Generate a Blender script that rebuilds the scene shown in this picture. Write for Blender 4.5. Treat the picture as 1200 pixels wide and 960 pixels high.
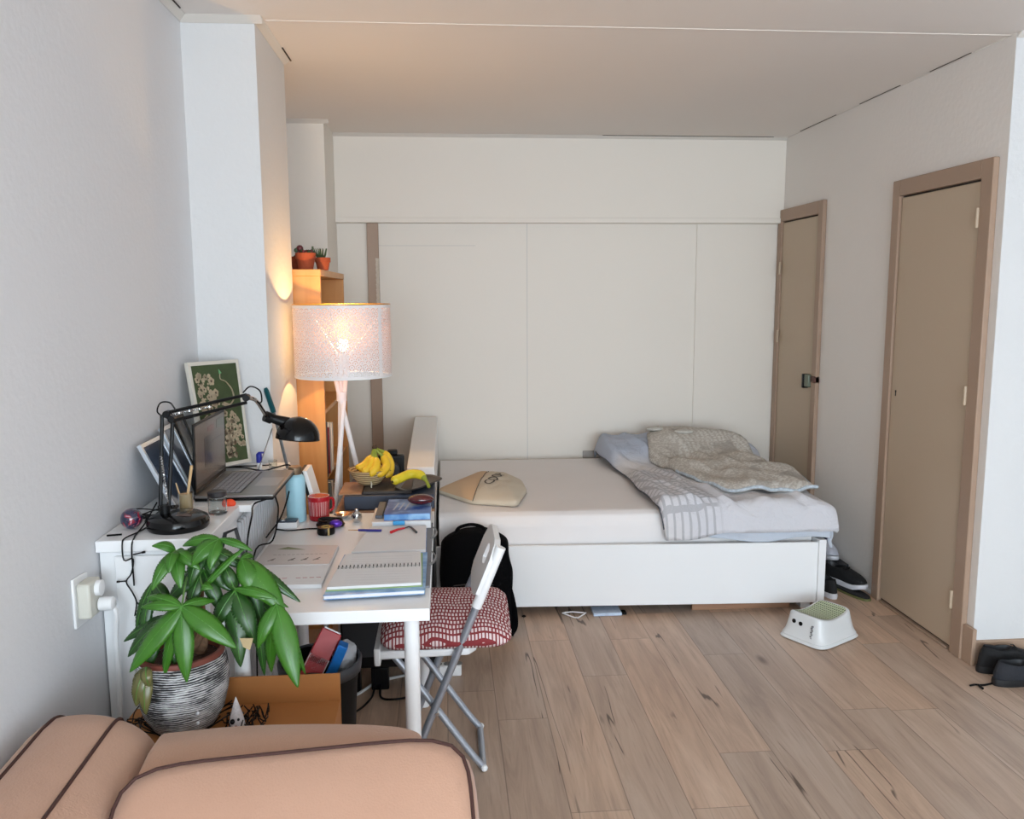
import bpy, bmesh, math, random
from mathutils import Vector, Matrix, noise

random.seed(7)
PI = math.pi
for o in list(bpy.data.objects):
    bpy.data.objects.remove(o)
scene = bpy.context.scene
COL = scene.collection

# ------------------------------------------------------------------ camera
FPX, YAW, PITCH, ROLL, EYE = 987.5, math.radians(4.481), math.radians(7.783), math.radians(0.27), 1.56
cy, sy, cp, sp = math.cos(YAW), math.sin(YAW), math.cos(PITCH), math.sin(PITCH)
_f = Vector((sy * cp, cy * cp, -sp))
_r = Vector((cy, -sy, 0))
_d = _f.cross(_r)
cr, sr = math.cos(ROLL), math.sin(ROLL)
CR, CD = cr * _r + sr * _d, -sr * _r + cr * _d
cam_data = bpy.data.cameras.new('camera')
cam_data.sensor_width = 36
cam_data.sensor_fit = 'HORIZONTAL'
cam_data.lens = FPX / 1200 * 36
cam_data.clip_start = 0.05
cam = bpy.data.objects.new('camera', cam_data)
COL.objects.link(cam)
M = Matrix.Identity(4)
for i in range(3):
    M[i][0], M[i][1], M[i][2] = CR[i], -CD[i], -_f[i]
M.translation = (0, 0, EYE)
cam.matrix_world = M
scene.camera = cam

# ------------------------------------------------------------------ world and light
w = bpy.data.worlds.new('world')
scene.world = w
w.use_nodes = True
bg = w.node_tree.nodes['Background']
bg.inputs[0].default_value = (0.75, 0.87, 1.0, 1)
bg.inputs[1].default_value = 1.5


def area(name, loc, rot, sx, sy_, power, col):
    l = bpy.data.lights.new(name, 'AREA')
    l.shape = 'RECTANGLE'
    l.size, l.size_y = sx, sy_
    l.energy = power
    l.color = col
    o = bpy.data.objects.new(name, l)
    o.location = loc
    o.rotation_euler = rot
    COL.objects.link(o)
    return o


# daylight coming in through the wide window behind the photographer
area('window_daylight', (0.9, -4.9, 1.55), (math.radians(90), 0, 0), 3.3, 1.9, 200, (0.74, 0.885, 1.0))
area('added_side_fill', (-0.86, -2.9, 1.55), (math.radians(90), 0, math.radians(-90)), 3.4, 1.8, 108, (0.74, 0.885, 1.0))  # added fill light to lift the right wall, no known window there
scene.view_settings.view_transform = 'Standard'
scene.view_settings.look = 'None'
scene.view_settings.gamma = 1
scene.view_settings.use_curve_mapping = False
scene.view_settings.exposure = 0.25


# ------------------------------------------------------------------ helpers
def ray(px, py):
    return CR * ((px - 600) / FPX) + CD * ((py - 480) / FPX) + _f


def at(px, py, Y):
    d = ray(px, py)
    return Vector((0, 0, EYE)) + d * (Y / d.y)


def onz(px, py, z):
    d = ray(px, py)
    return Vector((0, 0, EYE)) + d * ((z - EYE) / d.z)


def lin(c):
    return tuple((v / 255 / 12.92) if v / 255 <= 0.04045 else ((v / 255 + 0.055) / 1.055) ** 2.4 for v in c) + (1,)


def nt_new(name):
    m = bpy.data.materials.new(name)
    m.use_nodes = True
    nt = m.node_tree
    return m, nt, nt.nodes['Principled BSDF']


def mat(name, c, rough=0.6, metal=0.0, var=0.0, vscale=8, bump=0.0, bscale=40, stretch=(1, 1, 1), coat=0, trans=0, emit=None, estr=0, spec=None, alpha=1, sheen=0):
    m, nt, b = nt_new(name)
    b.inputs['Base Color'].default_value = lin(c)
    b.inputs['Roughness'].default_value = rough
    b.inputs['Metallic'].default_value = metal
    if spec is not None:
        b.inputs['Specular IOR Level'].default_value = spec
    if coat:
        b.inputs['Coat Weight'].default_value = coat
    if trans:
        b.inputs['Transmission Weight'].default_value = trans
    if sheen:
        b.inputs['Sheen Weight'].default_value = sheen
    if alpha < 1:
        b.inputs['Alpha'].default_value = alpha
    if emit:
        b.inputs['Emission Color'].default_value = lin(emit)
        b.inputs['Emission Strength'].default_value = estr
    tc = nt.nodes.new('ShaderNodeTexCoord')
    mp = nt.nodes.new('ShaderNodeMapping')
    mp.inputs['Scale'].default_value = stretch
    nt.links.new(tc.outputs['Object'], mp.inputs[0])
    n = nt.nodes.new('ShaderNodeTexNoise')
    n.inputs['Scale'].default_value = vscale
    n.inputs['Detail'].default_value = 4
    nt.links.new(mp.outputs[0], n.inputs[0])
    if var:
        rmp = nt.nodes.new('ShaderNodeMix')
        rmp.data_type = 'RGBA'
        a = lin(tuple(max(0, v * (1 - var)) for v in c))
        bb = lin(tuple(min(255, v * (1 + var)) for v in c))
        rmp.inputs['A'].default_value = a
        rmp.inputs['B'].default_value = bb
        nt.links.new(n.outputs[0], rmp.inputs['Factor'])
        nt.links.new(rmp.outputs['Result'], b.inputs['Base Color'])
    if bump:
        n2 = nt.nodes.new('ShaderNodeTexNoise')
        n2.inputs['Scale'].default_value = bscale
        n2.inputs['Detail'].default_value = 3
        nt.links.new(mp.outputs[0], n2.inputs[0])
        bp = nt.nodes.new('ShaderNodeBump')
        bp.inputs['Strength'].default_value = bump
        bp.inputs['Distance'].default_value = 0.01
        nt.links.new(n2.outputs[0], bp.inputs['Height'])
        nt.links.new(bp.outputs[0], b.inputs['Normal'])
    return m


class G:
    """tiny node graph helper"""

    def __init__(s, nt):
        s.nt = nt

    def n(s, t, **kw):
        x = s.nt.nodes.new(t)
        for k, v in kw.items():
            setattr(x, k, v)
        return x

    def put(s, sock, v):
        if hasattr(v, 'is_output'):
            s.nt.links.new(v, sock)
        else:
            sock.default_value = v

    def math(s, op, a, b=0.0, c=None):
        x = s.n('ShaderNodeMath', operation=op)
        s.put(x.inputs[0], a)
        s.put(x.inputs[1], b)
        if c is not None:
            s.put(x.inputs[2], c)
        return x.outputs[0]

    def mix(s, f, a, b, mode='MIX'):
        x = s.n('ShaderNodeMix', data_type='RGBA', blend_type=mode)
        s.put(x.inputs['Factor'], f)
        s.put(x.inputs['A'], a)
        s.put(x.inputs['B'], b)
        return x.outputs['Result']

    def coords(s):
        tc = s.n('ShaderNodeTexCoord')
        sp_ = s.n('ShaderNodeSeparateXYZ')
        s.nt.links.new(tc.outputs['Object'], sp_.inputs[0])
        return sp_.outputs[0], sp_.outputs[1], sp_.outputs[2], tc.outputs['Object']

    def vec(s, x, y, z):
        c = s.n('ShaderNodeCombineXYZ')
        s.put(c.inputs[0], x)
        s.put(c.inputs[1], y)
        s.put(c.inputs[2], z)
        return c.outputs[0]

    def noise(s, v, scale, detail=3, rough=0.5, dist=0.0):
        x = s.n('ShaderNodeTexNoise')
        s.put(x.inputs['Vector'], v)
        x.inputs['Scale'].default_value = scale
        x.inputs['Detail'].default_value = detail
        x.inputs['Roughness'].default_value = rough
        x.inputs['Distortion'].default_value = dist
        return x.outputs[0]

    def step(s, v, lo, hi):
        x = s.n('ShaderNodeMapRange', interpolation_type='SMOOTHSTEP')
        s.put(x.inputs['Value'], v)
        x.inputs['From Min'].default_value = lo
        x.inputs['From Max'].default_value = hi
        return x.outputs[0]

    def bump(s, h, strength, dist, bsdf):
        x = s.n('ShaderNodeBump')
        x.inputs['Strength'].default_value = strength
        x.inputs['Distance'].default_value = dist
        s.put(x.inputs['Height'], h)
        s.nt.links.new(x.outputs[0], bsdf.inputs['Normal'])


def catmull(pts, k=6):
    pts = [Vector(p) for p in pts]
    if len(pts) < 3:
        return pts
    out = []
    P = [pts[0] * 2 - pts[1]] + pts + [pts[-1] * 2 - pts[-2]]
    for i in range(1, len(P) - 2):
        a, b, c, d = P[i - 1], P[i], P[i + 1], P[i + 2]
        for j in range(k):
            t = j / k
            out.append(0.5 * ((2 * b) + (c - a) * t + (2 * a - 5 * b + 4 * c - d) * t * t + (3 * b - a - 3 * c + d) * t ** 3))
    out.append(pts[-1])
    return out


class MB:
    def __init__(s):
        s.v, s.f, s.m = [], [], []
        s.cur = 0

    def add(s, vs, fs):
        o = len(s.v)
        s.v += [Vector(v) for v in vs]
        s.f += [tuple(o + i for i in f) for f in fs]
        s.m += [s.cur] * len(fs)
        return s

    def box(s, x0, x1, y0, y1, z0, z1, R=None, c=None):
        vs = [Vector((x, y, z)) for z in (z0, z1) for y in (y0, y1) for x in (x0, x1)]
        if R is not None:
            c = Vector(c) if c is not None else Vector(((x0 + x1) / 2, (y0 + y1) / 2, (z0 + z1) / 2))
            vs = [R @ (v - c) + c for v in vs]
        return s.add(vs, [(0, 2, 3, 1), (4, 5, 7, 6), (0, 1, 5, 4), (2, 6, 7, 3), (0, 4, 6, 2), (1, 3, 7, 5)])

    def hexa(s, b, t):
        """b, t: four bottom corners and four top corners, counter-clockwise"""
        return s.add(list(b) + list(t), [(3, 2, 1, 0), (4, 5, 6, 7)] + [(i, (i + 1) % 4, 4 + (i + 1) % 4, 4 + i) for i in range(4)])

    def prism(s, pts, ext):
        n = len(pts)
        pts = [Vector(p) for p in pts]
        e = Vector(ext)
        return s.add(pts + [p + e for p in pts], [tuple(range(n))[::-1], tuple(range(n, 2 * n))] + [(i, (i + 1) % n, n + (i + 1) % n, n + i) for i in range(n)])

    def tube(s, pts, r, n=8, closed=False, smooth=0, flat=1.0):
        pts = [Vector(p) for p in pts]
        if smooth:
            pts = catmull(pts, smooth)
        N = len(pts)
        rs = r if isinstance(r, (list, tuple)) else [r] * N
        if len(rs) != N:
            rs = [rs[0] + (rs[-1] - rs[0]) * i / (N - 1) for i in range(N)]
        T = []
        for i in range(N):
            if closed:
                t = pts[(i + 1) % N] - pts[i - 1]
            else:
                t = pts[min(i + 1, N - 1)] - pts[max(i - 1, 0)]
            T.append(t.normalized() if t.length > 1e-9 else Vector((0, 0, 1)))
        u = T[0].orthogonal().normalized()
        vs = []
        for i in range(N):
            u = (u - T[i] * u.dot(T[i])).normalized()
            w_ = T[i].cross(u)
            for k in range(n):
                a = 2 * PI * k / n
                vs.append(pts[i] + (u * math.cos(a) * flat + w_ * math.sin(a)) * rs[i])
        fs = []
        for i in range(N if closed else N - 1):
            j = (i + 1) % N
            for k in range(n):
                fs.append((i * n + k, i * n + (k + 1) % n, j * n + (k + 1) % n, j * n + k))
        if not closed:
            fs += [tuple(range(n))[::-1], tuple((N - 1) * n + k for k in range(n))]
        return s.add(vs, fs)

    def cyl(s, p0, p1, r0, r1=None, n=24):
        r1 = r0 if r1 is None else r1
        return s.tube([p0, p1], [r0, r1], n)

    def lathe(s, prof, c=(0, 0, 0), n=32, axis=None, cap=True):
        """prof: (r, h) list from bottom to top"""
        c = Vector(c)
        ax = Vector(axis).normalized() if axis is not None else Vector((0, 0, 1))
        u = ax.orthogonal().normalized() if abs(ax.z) < 0.999 else Vector((1, 0, 0))
        w_ = ax.cross(u)
        vs = []
        for r, h in prof:
            for k in range(n):
                a = 2 * PI * k / n
                vs.append(c + ax * h + (u * math.cos(a) + w_ * math.sin(a)) * max(r, 1e-5))
        fs = []
        for i in range(len(prof) - 1):
            for k in range(n):
                fs.append((i * n + k, i * n + (k + 1) % n, (i + 1) * n + (k + 1) % n, (i + 1) * n + k))
        if cap:
            if prof[0][0] > 1e-4:
                fs.append(tuple(range(n))[::-1])
            if prof[-1][0] > 1e-4:
                fs.append(tuple((len(prof) - 1) * n + k for k in range(n)))
        return s.add(vs, fs)

    def ball(s, c, r, n=12, sc=(1, 1, 1)):
        c = Vector(c)
        vs = [c + Vector((0, 0, -r * sc[2]))]
        m_ = n // 2
        for i in range(1, m_):
            ph = -PI / 2 + PI * i / m_
            for k in range(n):
                a = 2 * PI * k / n
                vs.append(c + Vector((math.cos(a) * math.cos(ph) * sc[0], math.sin(a) * math.cos(ph) * sc[1], math.sin(ph) * sc[2])) * r)
        vs.append(c + Vector((0, 0, r * sc[2])))
        fs = []
        for k in range(n):
            fs.append((0, 1 + (k + 1) % n, 1 + k))
            fs.append((len(vs) - 1, 1 + (m_ - 2) * n + k, 1 + (m_ - 2) * n + (k + 1) % n))
        for i in range(m_ - 2):
            for k in range(n):
                a = 1 + i * n
                fs.append((a + k, a + (k + 1) % n, a + n + (k + 1) % n, a + n + k))
        return s.add(vs, fs)

    def grid(s, fn, nu, nv, wrap=False):
        vs = [fn(i / nu, j / nv) for j in range(nv + 1) for i in range(nu + (0 if wrap else 1))]
        W = nu if wrap else nu + 1
        fs = []
        for j in range(nv):
            for i in range(nu):
                i2 = (i + 1) % W
                fs.append((j * W + i, j * W + i2, (j + 1) * W + i2, (j + 1) * W + i))
        return s.add(vs, fs)

    def build(s, name, m=None, parent=None, bevel=0.0, seg=2, sub=0, solid=0.0, angle=35, smooth=True, origin=None):
        me = bpy.data.meshes.new(name)
        if parent is not None:
            inv = parent.matrix_basis.inverted()
            if parent.parent is not None:
                inv = (parent.parent.matrix_basis @ parent.matrix_basis).inverted()
            vs = [inv @ v for v in s.v]
            loc = Vector((0, 0, 0))
        else:
            if origin is None:
                xs = [v.x for v in s.v]; ys = [v.y for v in s.v]; zs = [v.z for v in s.v]
                loc = Vector(((min(xs) + max(xs)) / 2, (min(ys) + max(ys)) / 2, min(zs)))
            else:
                loc = Vector(origin)
            vs = [v - loc for v in s.v]
        me.from_pydata([tuple(v) for v in vs], [], s.f)
        ms = m if isinstance(m, (list, tuple)) else [m]
        for q in ms:
            me.materials.append(q)
        me.polygons.foreach_set('material_index', s.m)
        bm = bmesh.new()
        bm.from_mesh(me)
        bmesh.ops.recalc_face_normals(bm, faces=bm.faces)
        bm.to_mesh(me)
        bm.free()
        me.update()
        if smooth:
            me.polygons.foreach_set('use_smooth', [True] * len(me.polygons))
            me.set_sharp_from_angle(angle=math.radians(angle))
        o = bpy.data.objects.new(name, me)
        COL.objects.link(o)
        o.location = loc
        if parent is not None:
            o.parent = parent
        if solid:
            x = o.modifiers.new('solid', 'SOLIDIFY')
            x.thickness = solid
            x.offset = 0
        if sub:
            x = o.modifiers.new('sub', 'SUBSURF')
            x.levels = x.render_levels = sub
        if bevel:
            x = o.modifiers.new('bevel', 'BEVEL')
            x.width = bevel
            x.segments = seg
            x.limit_method = 'ANGLE'
            x.angle_limit = math.radians(40)
        return o


def tag(o, label, cat, group=None):
    o['label'] = label
    o['category'] = cat
    if group:
        o['group'] = group
    return o


def thing(name, label, cat, loc=(0, 0, 0), rz=0.0, group=None):
    o = bpy.data.objects.new(name, None)
    COL.objects.link(o)
    o.empty_display_size = 0.05
    o.matrix_basis = Matrix.Translation(Vector(loc)) @ Matrix.Rotation(rz, 4, 'Z')
    return tag(o, label, cat, group)


def struct(mb, name, m, parent=None, **k):
    o = mb.build(name, m, parent, **k)
    if parent is None:
        o['kind'] = 'structure'
    return o


def Rz(a):
    return Matrix.Rotation(a, 3, 'Z')


def B(*a, **k):
    return MB().box(*a, **k)


def superell(a, p=4):
    c, s_ = math.cos(a), math.sin(a)
    k = (abs(c) ** p + abs(s_) ** p) ** (-1 / p)
    return c * k, s_ * k


def pillow(mb, c, ux, uy, uz, hx, hy, th, p=5, n=48, rings=10, fall=0.5, wr=0.0, seed=0, flatb=False, edge=0.0):
    """soft pad: half sizes hx, hy along unit vectors ux, uy, thickness th along uz"""
    c, ux, uy, uz = Vector(c), Vector(ux).normalized(), Vector(uy).normalized(), Vector(uz).normalized()

    def pt(i, a, side):
        t = i / rings
        x, y = superell(a, p)
        h = (max(0.0, 1 - t ** 3)) ** fall * th / 2 + edge
        q = c + ux * (x * hx * t) + uy * (y * hy * t)
        wv = wr * noise.noise(q * 9 + Vector((seed, seed, side * 3))) * (1 - 0.5 * t)
        if side < 0 and flatb:
            return q - uz * (th * 0.02 + edge)
        return q + uz * side * (h + wv)
    vs, fs = [], []
    for side in (1, -1):
        base = len(vs)
        vs.append(pt(0, 0, side))
        for i in range(1, rings + 1):
            for k in range(n):
                vs.append(pt(i, 2 * PI * k / n, side))
        for k in range(n):
            fs.append((base, base + 1 + k, base + 1 + (k + 1) % n))
            for i in range(rings - 1):
                a = base + 1 + i * n
                fs.append((a + k, a + n + k, a + n + (k + 1) % n, a + (k + 1) % n))
    t0, b0 = 1 + (rings - 1) * n, 1 + rings * n + 1 + (rings - 1) * n
    for k in range(n):
        fs.append((t0 + k, b0 + k, b0 + (k + 1) % n, t0 + (k + 1) % n))
    mb.add(vs, fs)
    return mb


# ------------------------------------------------------------------ materials
M_wall = mat('white_wallpaper', (228, 228, 230), 0.75, var=0.012, vscale=1.5, bump=0.12, bscale=60)
M_wall_col = mat('white_painted_plaster', (222, 221, 220), 0.7, var=0.012, vscale=2, bump=0.2, bscale=45)
M_panel = mat('off_white_panel', (240, 232, 221), 0.5, var=0.012, vscale=1.2, bump=0.04, bscale=30)
M_ceil = mat('white_ceiling_board', (244, 237, 231), 0.8, var=0.015, vscale=0.8)
M_crown = mat('white_crown_paint', (228, 222, 214), 0.6)
M_crack = mat('dark_gap', (70, 60, 52), 0.9)
M_seam = mat('panel_seam_filler', (214, 210, 203), 0.7)
M_brown = mat('taupe_frame_paint', (170, 143, 122), 0.45, var=0.03, vscale=4)
M_brown2 = mat('taupe_baseboard_paint', (176, 148, 126), 0.5, var=0.03, vscale=4)
M_door = mat('beige_door_paint', (196, 175, 150), 0.45, var=0.02, vscale=1.5, bump=0.03, bscale=20)
M_white = mat('white_lacquer', (243, 243, 243), 0.35)
M_white2 = mat('white_foil_furniture', (243, 243, 243), 0.3, var=0.01, vscale=3)
M_black = mat('black_plastic', (8, 8, 9), 0.4, spec=0.25)
M_blackm = mat('black_gloss_enamel', (5, 5, 6), 0.15, spec=0.35)
M_blackf = mat('black_fabric', (8, 8, 10), 0.95, spec=0.1, bump=0.3, bscale=120)
M_darkgrey = mat('dark_grey_plastic', (44, 45, 48), 0.5)
M_grey = mat('grey_plastic', (120, 120, 120), 0.5)
M_chrome = mat('brushed_steel_tube', (172, 178, 188), 0.32, metal=0.6)
M_silver = mat('polished_silver', (200, 200, 200), 0.15, metal=1.0)
M_alu = mat('laptop_aluminium', (150, 148, 146), 0.35, metal=0.8)
M_paper = mat('white_paper', (226, 224, 224), 0.8, var=0.01, vscale=12)
M_paper2 = mat('ivory_paper', (226, 212, 190), 0.8)
M_glass = mat('clear_glass', (240, 245, 245), 0.03, trans=1.0)
M_card = mat('orange_brown_cardboard', (172, 112, 58), 0.75, var=0.04, vscale=10)
M_terra = mat('terracotta', (158, 74, 42), 0.8, var=0.1, vscale=30)
M_soil = mat('brown_soil', (60, 40, 30), 0.95, var=0.3, vscale=80, bump=1, bscale=120)


def m_floor():
    m, nt, b = nt_new('oak_laminate_planks')
    g = G(nt)
    x, y, z, _ = g.coords()
    W, L = 0.185, 1.28
    row = g.math('FLOOR', g.math('DIVIDE', x, W))
    fx = g.math('FRACT', g.math('DIVIDE', x, W))
    wn = g.n('ShaderNodeTexWhiteNoise', noise_dimensions='1D')
    g.put(wn.inputs['W'], g.math('ADD', row, 11.3))
    yy = g.math('ADD', g.math('DIVIDE', y, L), wn.outputs[0])
    col_ = g.math('FLOOR', yy)
    fy = g.math('FRACT', yy)
    wn2 = g.n('ShaderNodeTexWhiteNoise', noise_dimensions='2D')
    g.put(wn2.inputs['Vector'], g.vec(g.math('ADD', row, 3.3), g.math('ADD', col_, 7.1), 0.0))
    rnd = wn2.outputs['Value']
    rndc = g.n('ShaderNodeSeparateXYZ')
    g.put(rndc.inputs[0], wn2.outputs['Color'])
    # grain, different in every plank
    gx = g.math('ADD', g.math('MULTIPLY', x, 16.0), g.math('MULTIPLY', rnd, 50.0))
    gv = g.vec(gx, g.math('MULTIPLY', y, 1.5), g.math('MULTIPLY', rndc.outputs[1], 30.0))
    grain = g.noise(gv, 1.0, 6, 0.62, 0.9)
    fine = g.noise(g.vec(g.math('MULTIPLY', x, 110.0), g.math('MULTIPLY', y, 5.0), rnd), 1.0, 3)
    blotch = g.noise(g.vec(g.math('MULTIPLY', x, 4.0), g.math('MULTIPLY', y, 1.3), g.math('MULTIPLY', rnd, 20.0)), 1.0, 3)
    ramp = g.n('ShaderNodeValToRGB')
    e = ramp.color_ramp.elements
    e[0].position, e[0].color = 0.22, lin((156, 133, 117))
    e[1].position, e[1].color = 0.78, lin((222, 201, 182))
    k = ramp.color_ramp.elements.new(0.5)
    k.color = lin((196, 172, 152))
    g.put(ramp.inputs[0], g.math('ADD', g.math('MULTIPLY', grain, 0.75), g.math('MULTIPLY', blotch, 0.25)))
    tint = g.mix(rndc.outputs[0], (0.80, 0.82, 0.85, 1), (1.10, 1.01, 0.94, 1))
    c = g.mix(1.0, ramp.outputs[0], tint, 'MULTIPLY')
    c = g.mix(g.math('MULTIPLY', g.step(fine, 0.52, 0.75), 0.22), c, lin((108, 84, 66)))
    # long dark cracks
    crv = g.vec(g.math('ADD', g.math('MULTIPLY', x, 6.0), g.math('MULTIPLY', rnd, 37.0)), g.math('MULTIPLY', y, 0.42), g.math('MULTIPLY', rnd, 9.0))
    cn = g.noise(crv, 1.6, 3, 0.35, 0.0)
    ridge = g.math('ABSOLUTE', g.math('SUBTRACT', cn, 0.5))
    line = g.math('SUBTRACT', 1.0, g.step(ridge, 0.0025, 0.0085))
    gate = g.step(g.noise(g.vec(g.math('MULTIPLY', x, 3.1), g.math('MULTIPLY', y, 1.1), 4.4), 1.7, 2), 0.55, 0.60)
    c = g.mix(g.math('MULTIPLY', g.math('MULTIPLY', line, gate), 0.8), c, lin((58, 40, 30)))
    # knots
    vo = g.n('ShaderNodeTexVoronoi', feature='F1')
    g.put(vo.inputs['Vector'], g.vec(g.math('MULTIPLY', x, 2.6), g.math('MULTIPLY', y, 1.0), 2.0))
    vo.inputs['Scale'].default_value = 1.0
    kn = g.math('SUBTRACT', 1.0, g.step(vo.outputs['Distance'], 0.015, 0.07))
    c = g.mix(g.math('MULTIPLY', kn, 0.65), c, lin((74, 52, 38)))
    # seams
    ex = g.math('MINIMUM', fx, g.math('SUBTRACT', 1.0, fx))
    ey = g.math('MINIMUM', fy, g.math('SUBTRACT', 1.0, fy))
    sx = g.math('SUBTRACT', 1.0, g.step(ex, 0.004, 0.013))
    sy2 = g.math('SUBTRACT', 1.0, g.step(ey, 0.0005, 0.0018))
    sm = g.math('MAXIMUM', sx, sy2)
    c = g.mix(g.math('MULTIPLY', sm, 0.5), c, lin((70, 54, 42)))
    g.put(b.inputs['Base Color'], c)
    b.inputs['Roughness'].default_value = 0.42
    g.bump(g.math('SUBTRACT', g.math('MULTIPLY', grain, 0.4), sm), 0.25, 0.002, b)
    return m


M_floor = m_floor()


def m_wood(name, c1, c2, rough=0.5, axis='z', sc=1.0):
    m, nt, b = nt_new(name)
    g = G(nt)
    x, y, z, v = g.coords()
    s_ = {'x': (1.2, 18, 18), 'y': (18, 1.2, 18), 'z': (18, 18, 1.2)}[axis]
    n = g.noise(g.vec(g.math('MULTIPLY', x, s_[0] * sc), g.math('MULTIPLY', y, s_[1] * sc), g.math('MULTIPLY', z, s_[2] * sc)), 1.0, 4, 0.55, 0.6)
    g.put(b.inputs['Base Color'], g.mix(g.step(n, 0.3, 0.7), lin(c1), lin(c2)))
    b.inputs['Roughness'].default_value = rough
    return m


M_birch = m_wood('warm_birch_veneer', (214, 150, 84), (224, 164, 98), 0.4)
M_lightwood = m_wood('pale_wood', (206, 168, 120), (222, 188, 142), 0.6)
M_darkwood = m_wood('dark_wood', (70, 52, 40), (96, 72, 56), 0.5, 'x')
M_brownboard = m_wood('brown_board', (150, 110, 84), (168, 128, 98), 0.6, 'x')

# ------------------------------------------------------------------ THE ROOM
XL, XR, YB, HC = -0.925, 2.2, 5.48, 2.545
XE, YS = 2.75, -5.0
struct(B(XL - 0.15, XE + 0.15, YS - 0.15, YB + 0.15, -0.1, 0), 'floor', M_floor)
struct(B(XL - 0.15, XE + 0.15, YS - 0.15, YB + 0.15, HC, HC + 0.1), 'ceiling', M_ceil)
struct(B(XL - 0.15, XL, YS, YB + 0.15, 0, HC), 'wall_left', M_wall)
struct(B(XL, -0.665, 3.24, 3.80, 0, HC), 'wall_chimney', M_wall_col)
struct(B(XL, -0.672, 5.03, YB, 0, HC), 'wall_alcove', M_panel)
struct(B(XL, XR, YB, YB + 0.15, 0, HC), 'wall_back', M_panel)
struct(B(-0.672, XR, 5.425, YB, 2.008, HC), 'wall_header', M_panel, bevel=0.003)
struct(B(-0.672, XR, 5.415, 5.425, 2.008, 2.04), 'trim_1', M_panel, bevel=0.003)
struct(B(XR, XR + 0.12, 3.231, YB + 0.15, 0, HC), 'wall_right', mat('white_plaster_right', (242, 236, 230), 0.7, var=0.012, vscale=2, bump=0.12, bscale=45))
struct(B(XR + 0.0005, XE + 0.15, 3.2295, 3.231, 0, HC), 'wall_closet_front', M_wall_col)
struct(B(XE, XE + 0.15, YS, 3.23, 0, HC), 'wall_east', M_wall)
# window wall behind the photographer
ws = MB()
ws.box(XL, XE, YS - 0.15, YS, 0, 0.7).box(XL, XE, YS - 0.15, YS, 2.4, HC)
ws.box(XL, -0.7, YS - 0.15, YS, 0.7, 2.4).box(2.4, XE, YS - 0.15, YS, 0.7, 2.4)
struct(ws, 'wall_south', M_wall)
wf = MB()
for a in (-0.7, 0.3, 1.34, 2.35):
    wf.box(a, a + 0.05, YS - 0.1, YS - 0.04, 0.7, 2.4)
wf.box(-0.7, 2.4, YS - 0.1, YS - 0.04, 0.7, 0.76).box(-0.7, 2.4, YS - 0.1, YS - 0.04, 2.34, 2.4)
struct(wf, 'window_1', M_white)

# unseen window frame added on the solid left wall to dress the side fill
wf = MB()
for y_ in (-4.65, -3.5, -2.35, -1.2):
    wf.box(XL, XL + 0.045, y_, y_ + 0.05, 0.62, 2.46)
wf.box(XL, XL + 0.045, -4.65, -1.15, 0.62, 0.67).box(XL, XL + 0.045, -4.65, -1.15, 2.41, 2.46)
struct(wf, 'added_fill_frame', M_white)

# panel seams and cracks (real thin strips)
struct(B(0.529, 0.533, YB - 0.0015, YB, 0, 2.008), 'trim_2', M_seam)
struct(B(1.64, XR, YB - 0.012, YB, 0, 2.008), 'wall_back_panel', M_panel, bevel=0.002)
struct(B(-0.415, 0.2, YB - 0.0015, YB, 1.868, 1.871), 'trim_3', M_seam)
# brown post in the back wall
post = MB().box(-0.484, -0.412, YB - 0.03, YB, 0, 2.008)
struct(post, 'trim_4', M_brown, bevel=0.003)
# worn white paint on the post
pp = MB()
for i in range(9):
    z0 = 1.50 + i * 0.032
    a = -0.43 + 0.008 * noise.noise(Vector((i, 3, 1)))
    pp.prism([(a, YB - 0.031, z0), (-0.4125, YB - 0.031, z0), (-0.4125, YB - 0.031, z0 + 0.034), (a - 0.004, YB - 0.031, z0 + 0.034)], (0, 0.002, 0))
struct(pp, 'trim_5', mat('worn_cream_paint', (205, 192, 176), 0.7, var=0.1, vscale=60))

# crown strips along the ceiling
def strip(name, pts, ext):
    struct(MB().prism(pts, ext), name, M_crown, bevel=0.003)


strip('trim_6', [(XL, 3.24, HC), (XL, 3.24, HC - 0.022), (XL, 3.205, HC)], (-0.665 - XL + 0.03, 0, 0))
strip('trim_7', [(-0.665, 3.24, HC), (-0.665, 3.24, HC - 0.02), (-0.635, 3.24, HC)], (0, 0.56, 0))
strip('trim_8', [(XL, YS, HC), (XL, YS, HC - 0.02), (XL + 0.03, YS, HC)], (0, 3.24 - YS, 0))
strip('trim_9', [(XL, 5.03, HC), (XL, 5.03, HC - 0.02), (XL, 5.0, HC)], (-0.672 - XL + 0.03, 0, 0))
strip('trim_10', [(-0.672, 5.425, HC), (-0.672, 5.425, HC - 0.018), (-0.672, 5.398, HC)], (XR + 0.672, 0, 0))
strip('trim_11', [(XR, 3.232, HC), (XR, 3.232, HC - 0.006), (XR - 0.006, 3.232, HC)], (0, YB - 3.232, 0))
strip('trim_12', [(XR, 3.23, HC), (XR, 3.23, HC - 0.02), (XR, 3.20, HC)], (0.55, 0, 0))
# ceiling board seam
struct(B(-0.63, 2.2, 3.262, 3.268, HC - 0.002, HC), 'trim_13', mat('ceiling_seam_paint', (238, 230, 222), 0.8))
struct(B(XL, XE, 1.9, 1.906, HC - 0.002, HC), 'trim_14', M_crown)
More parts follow.
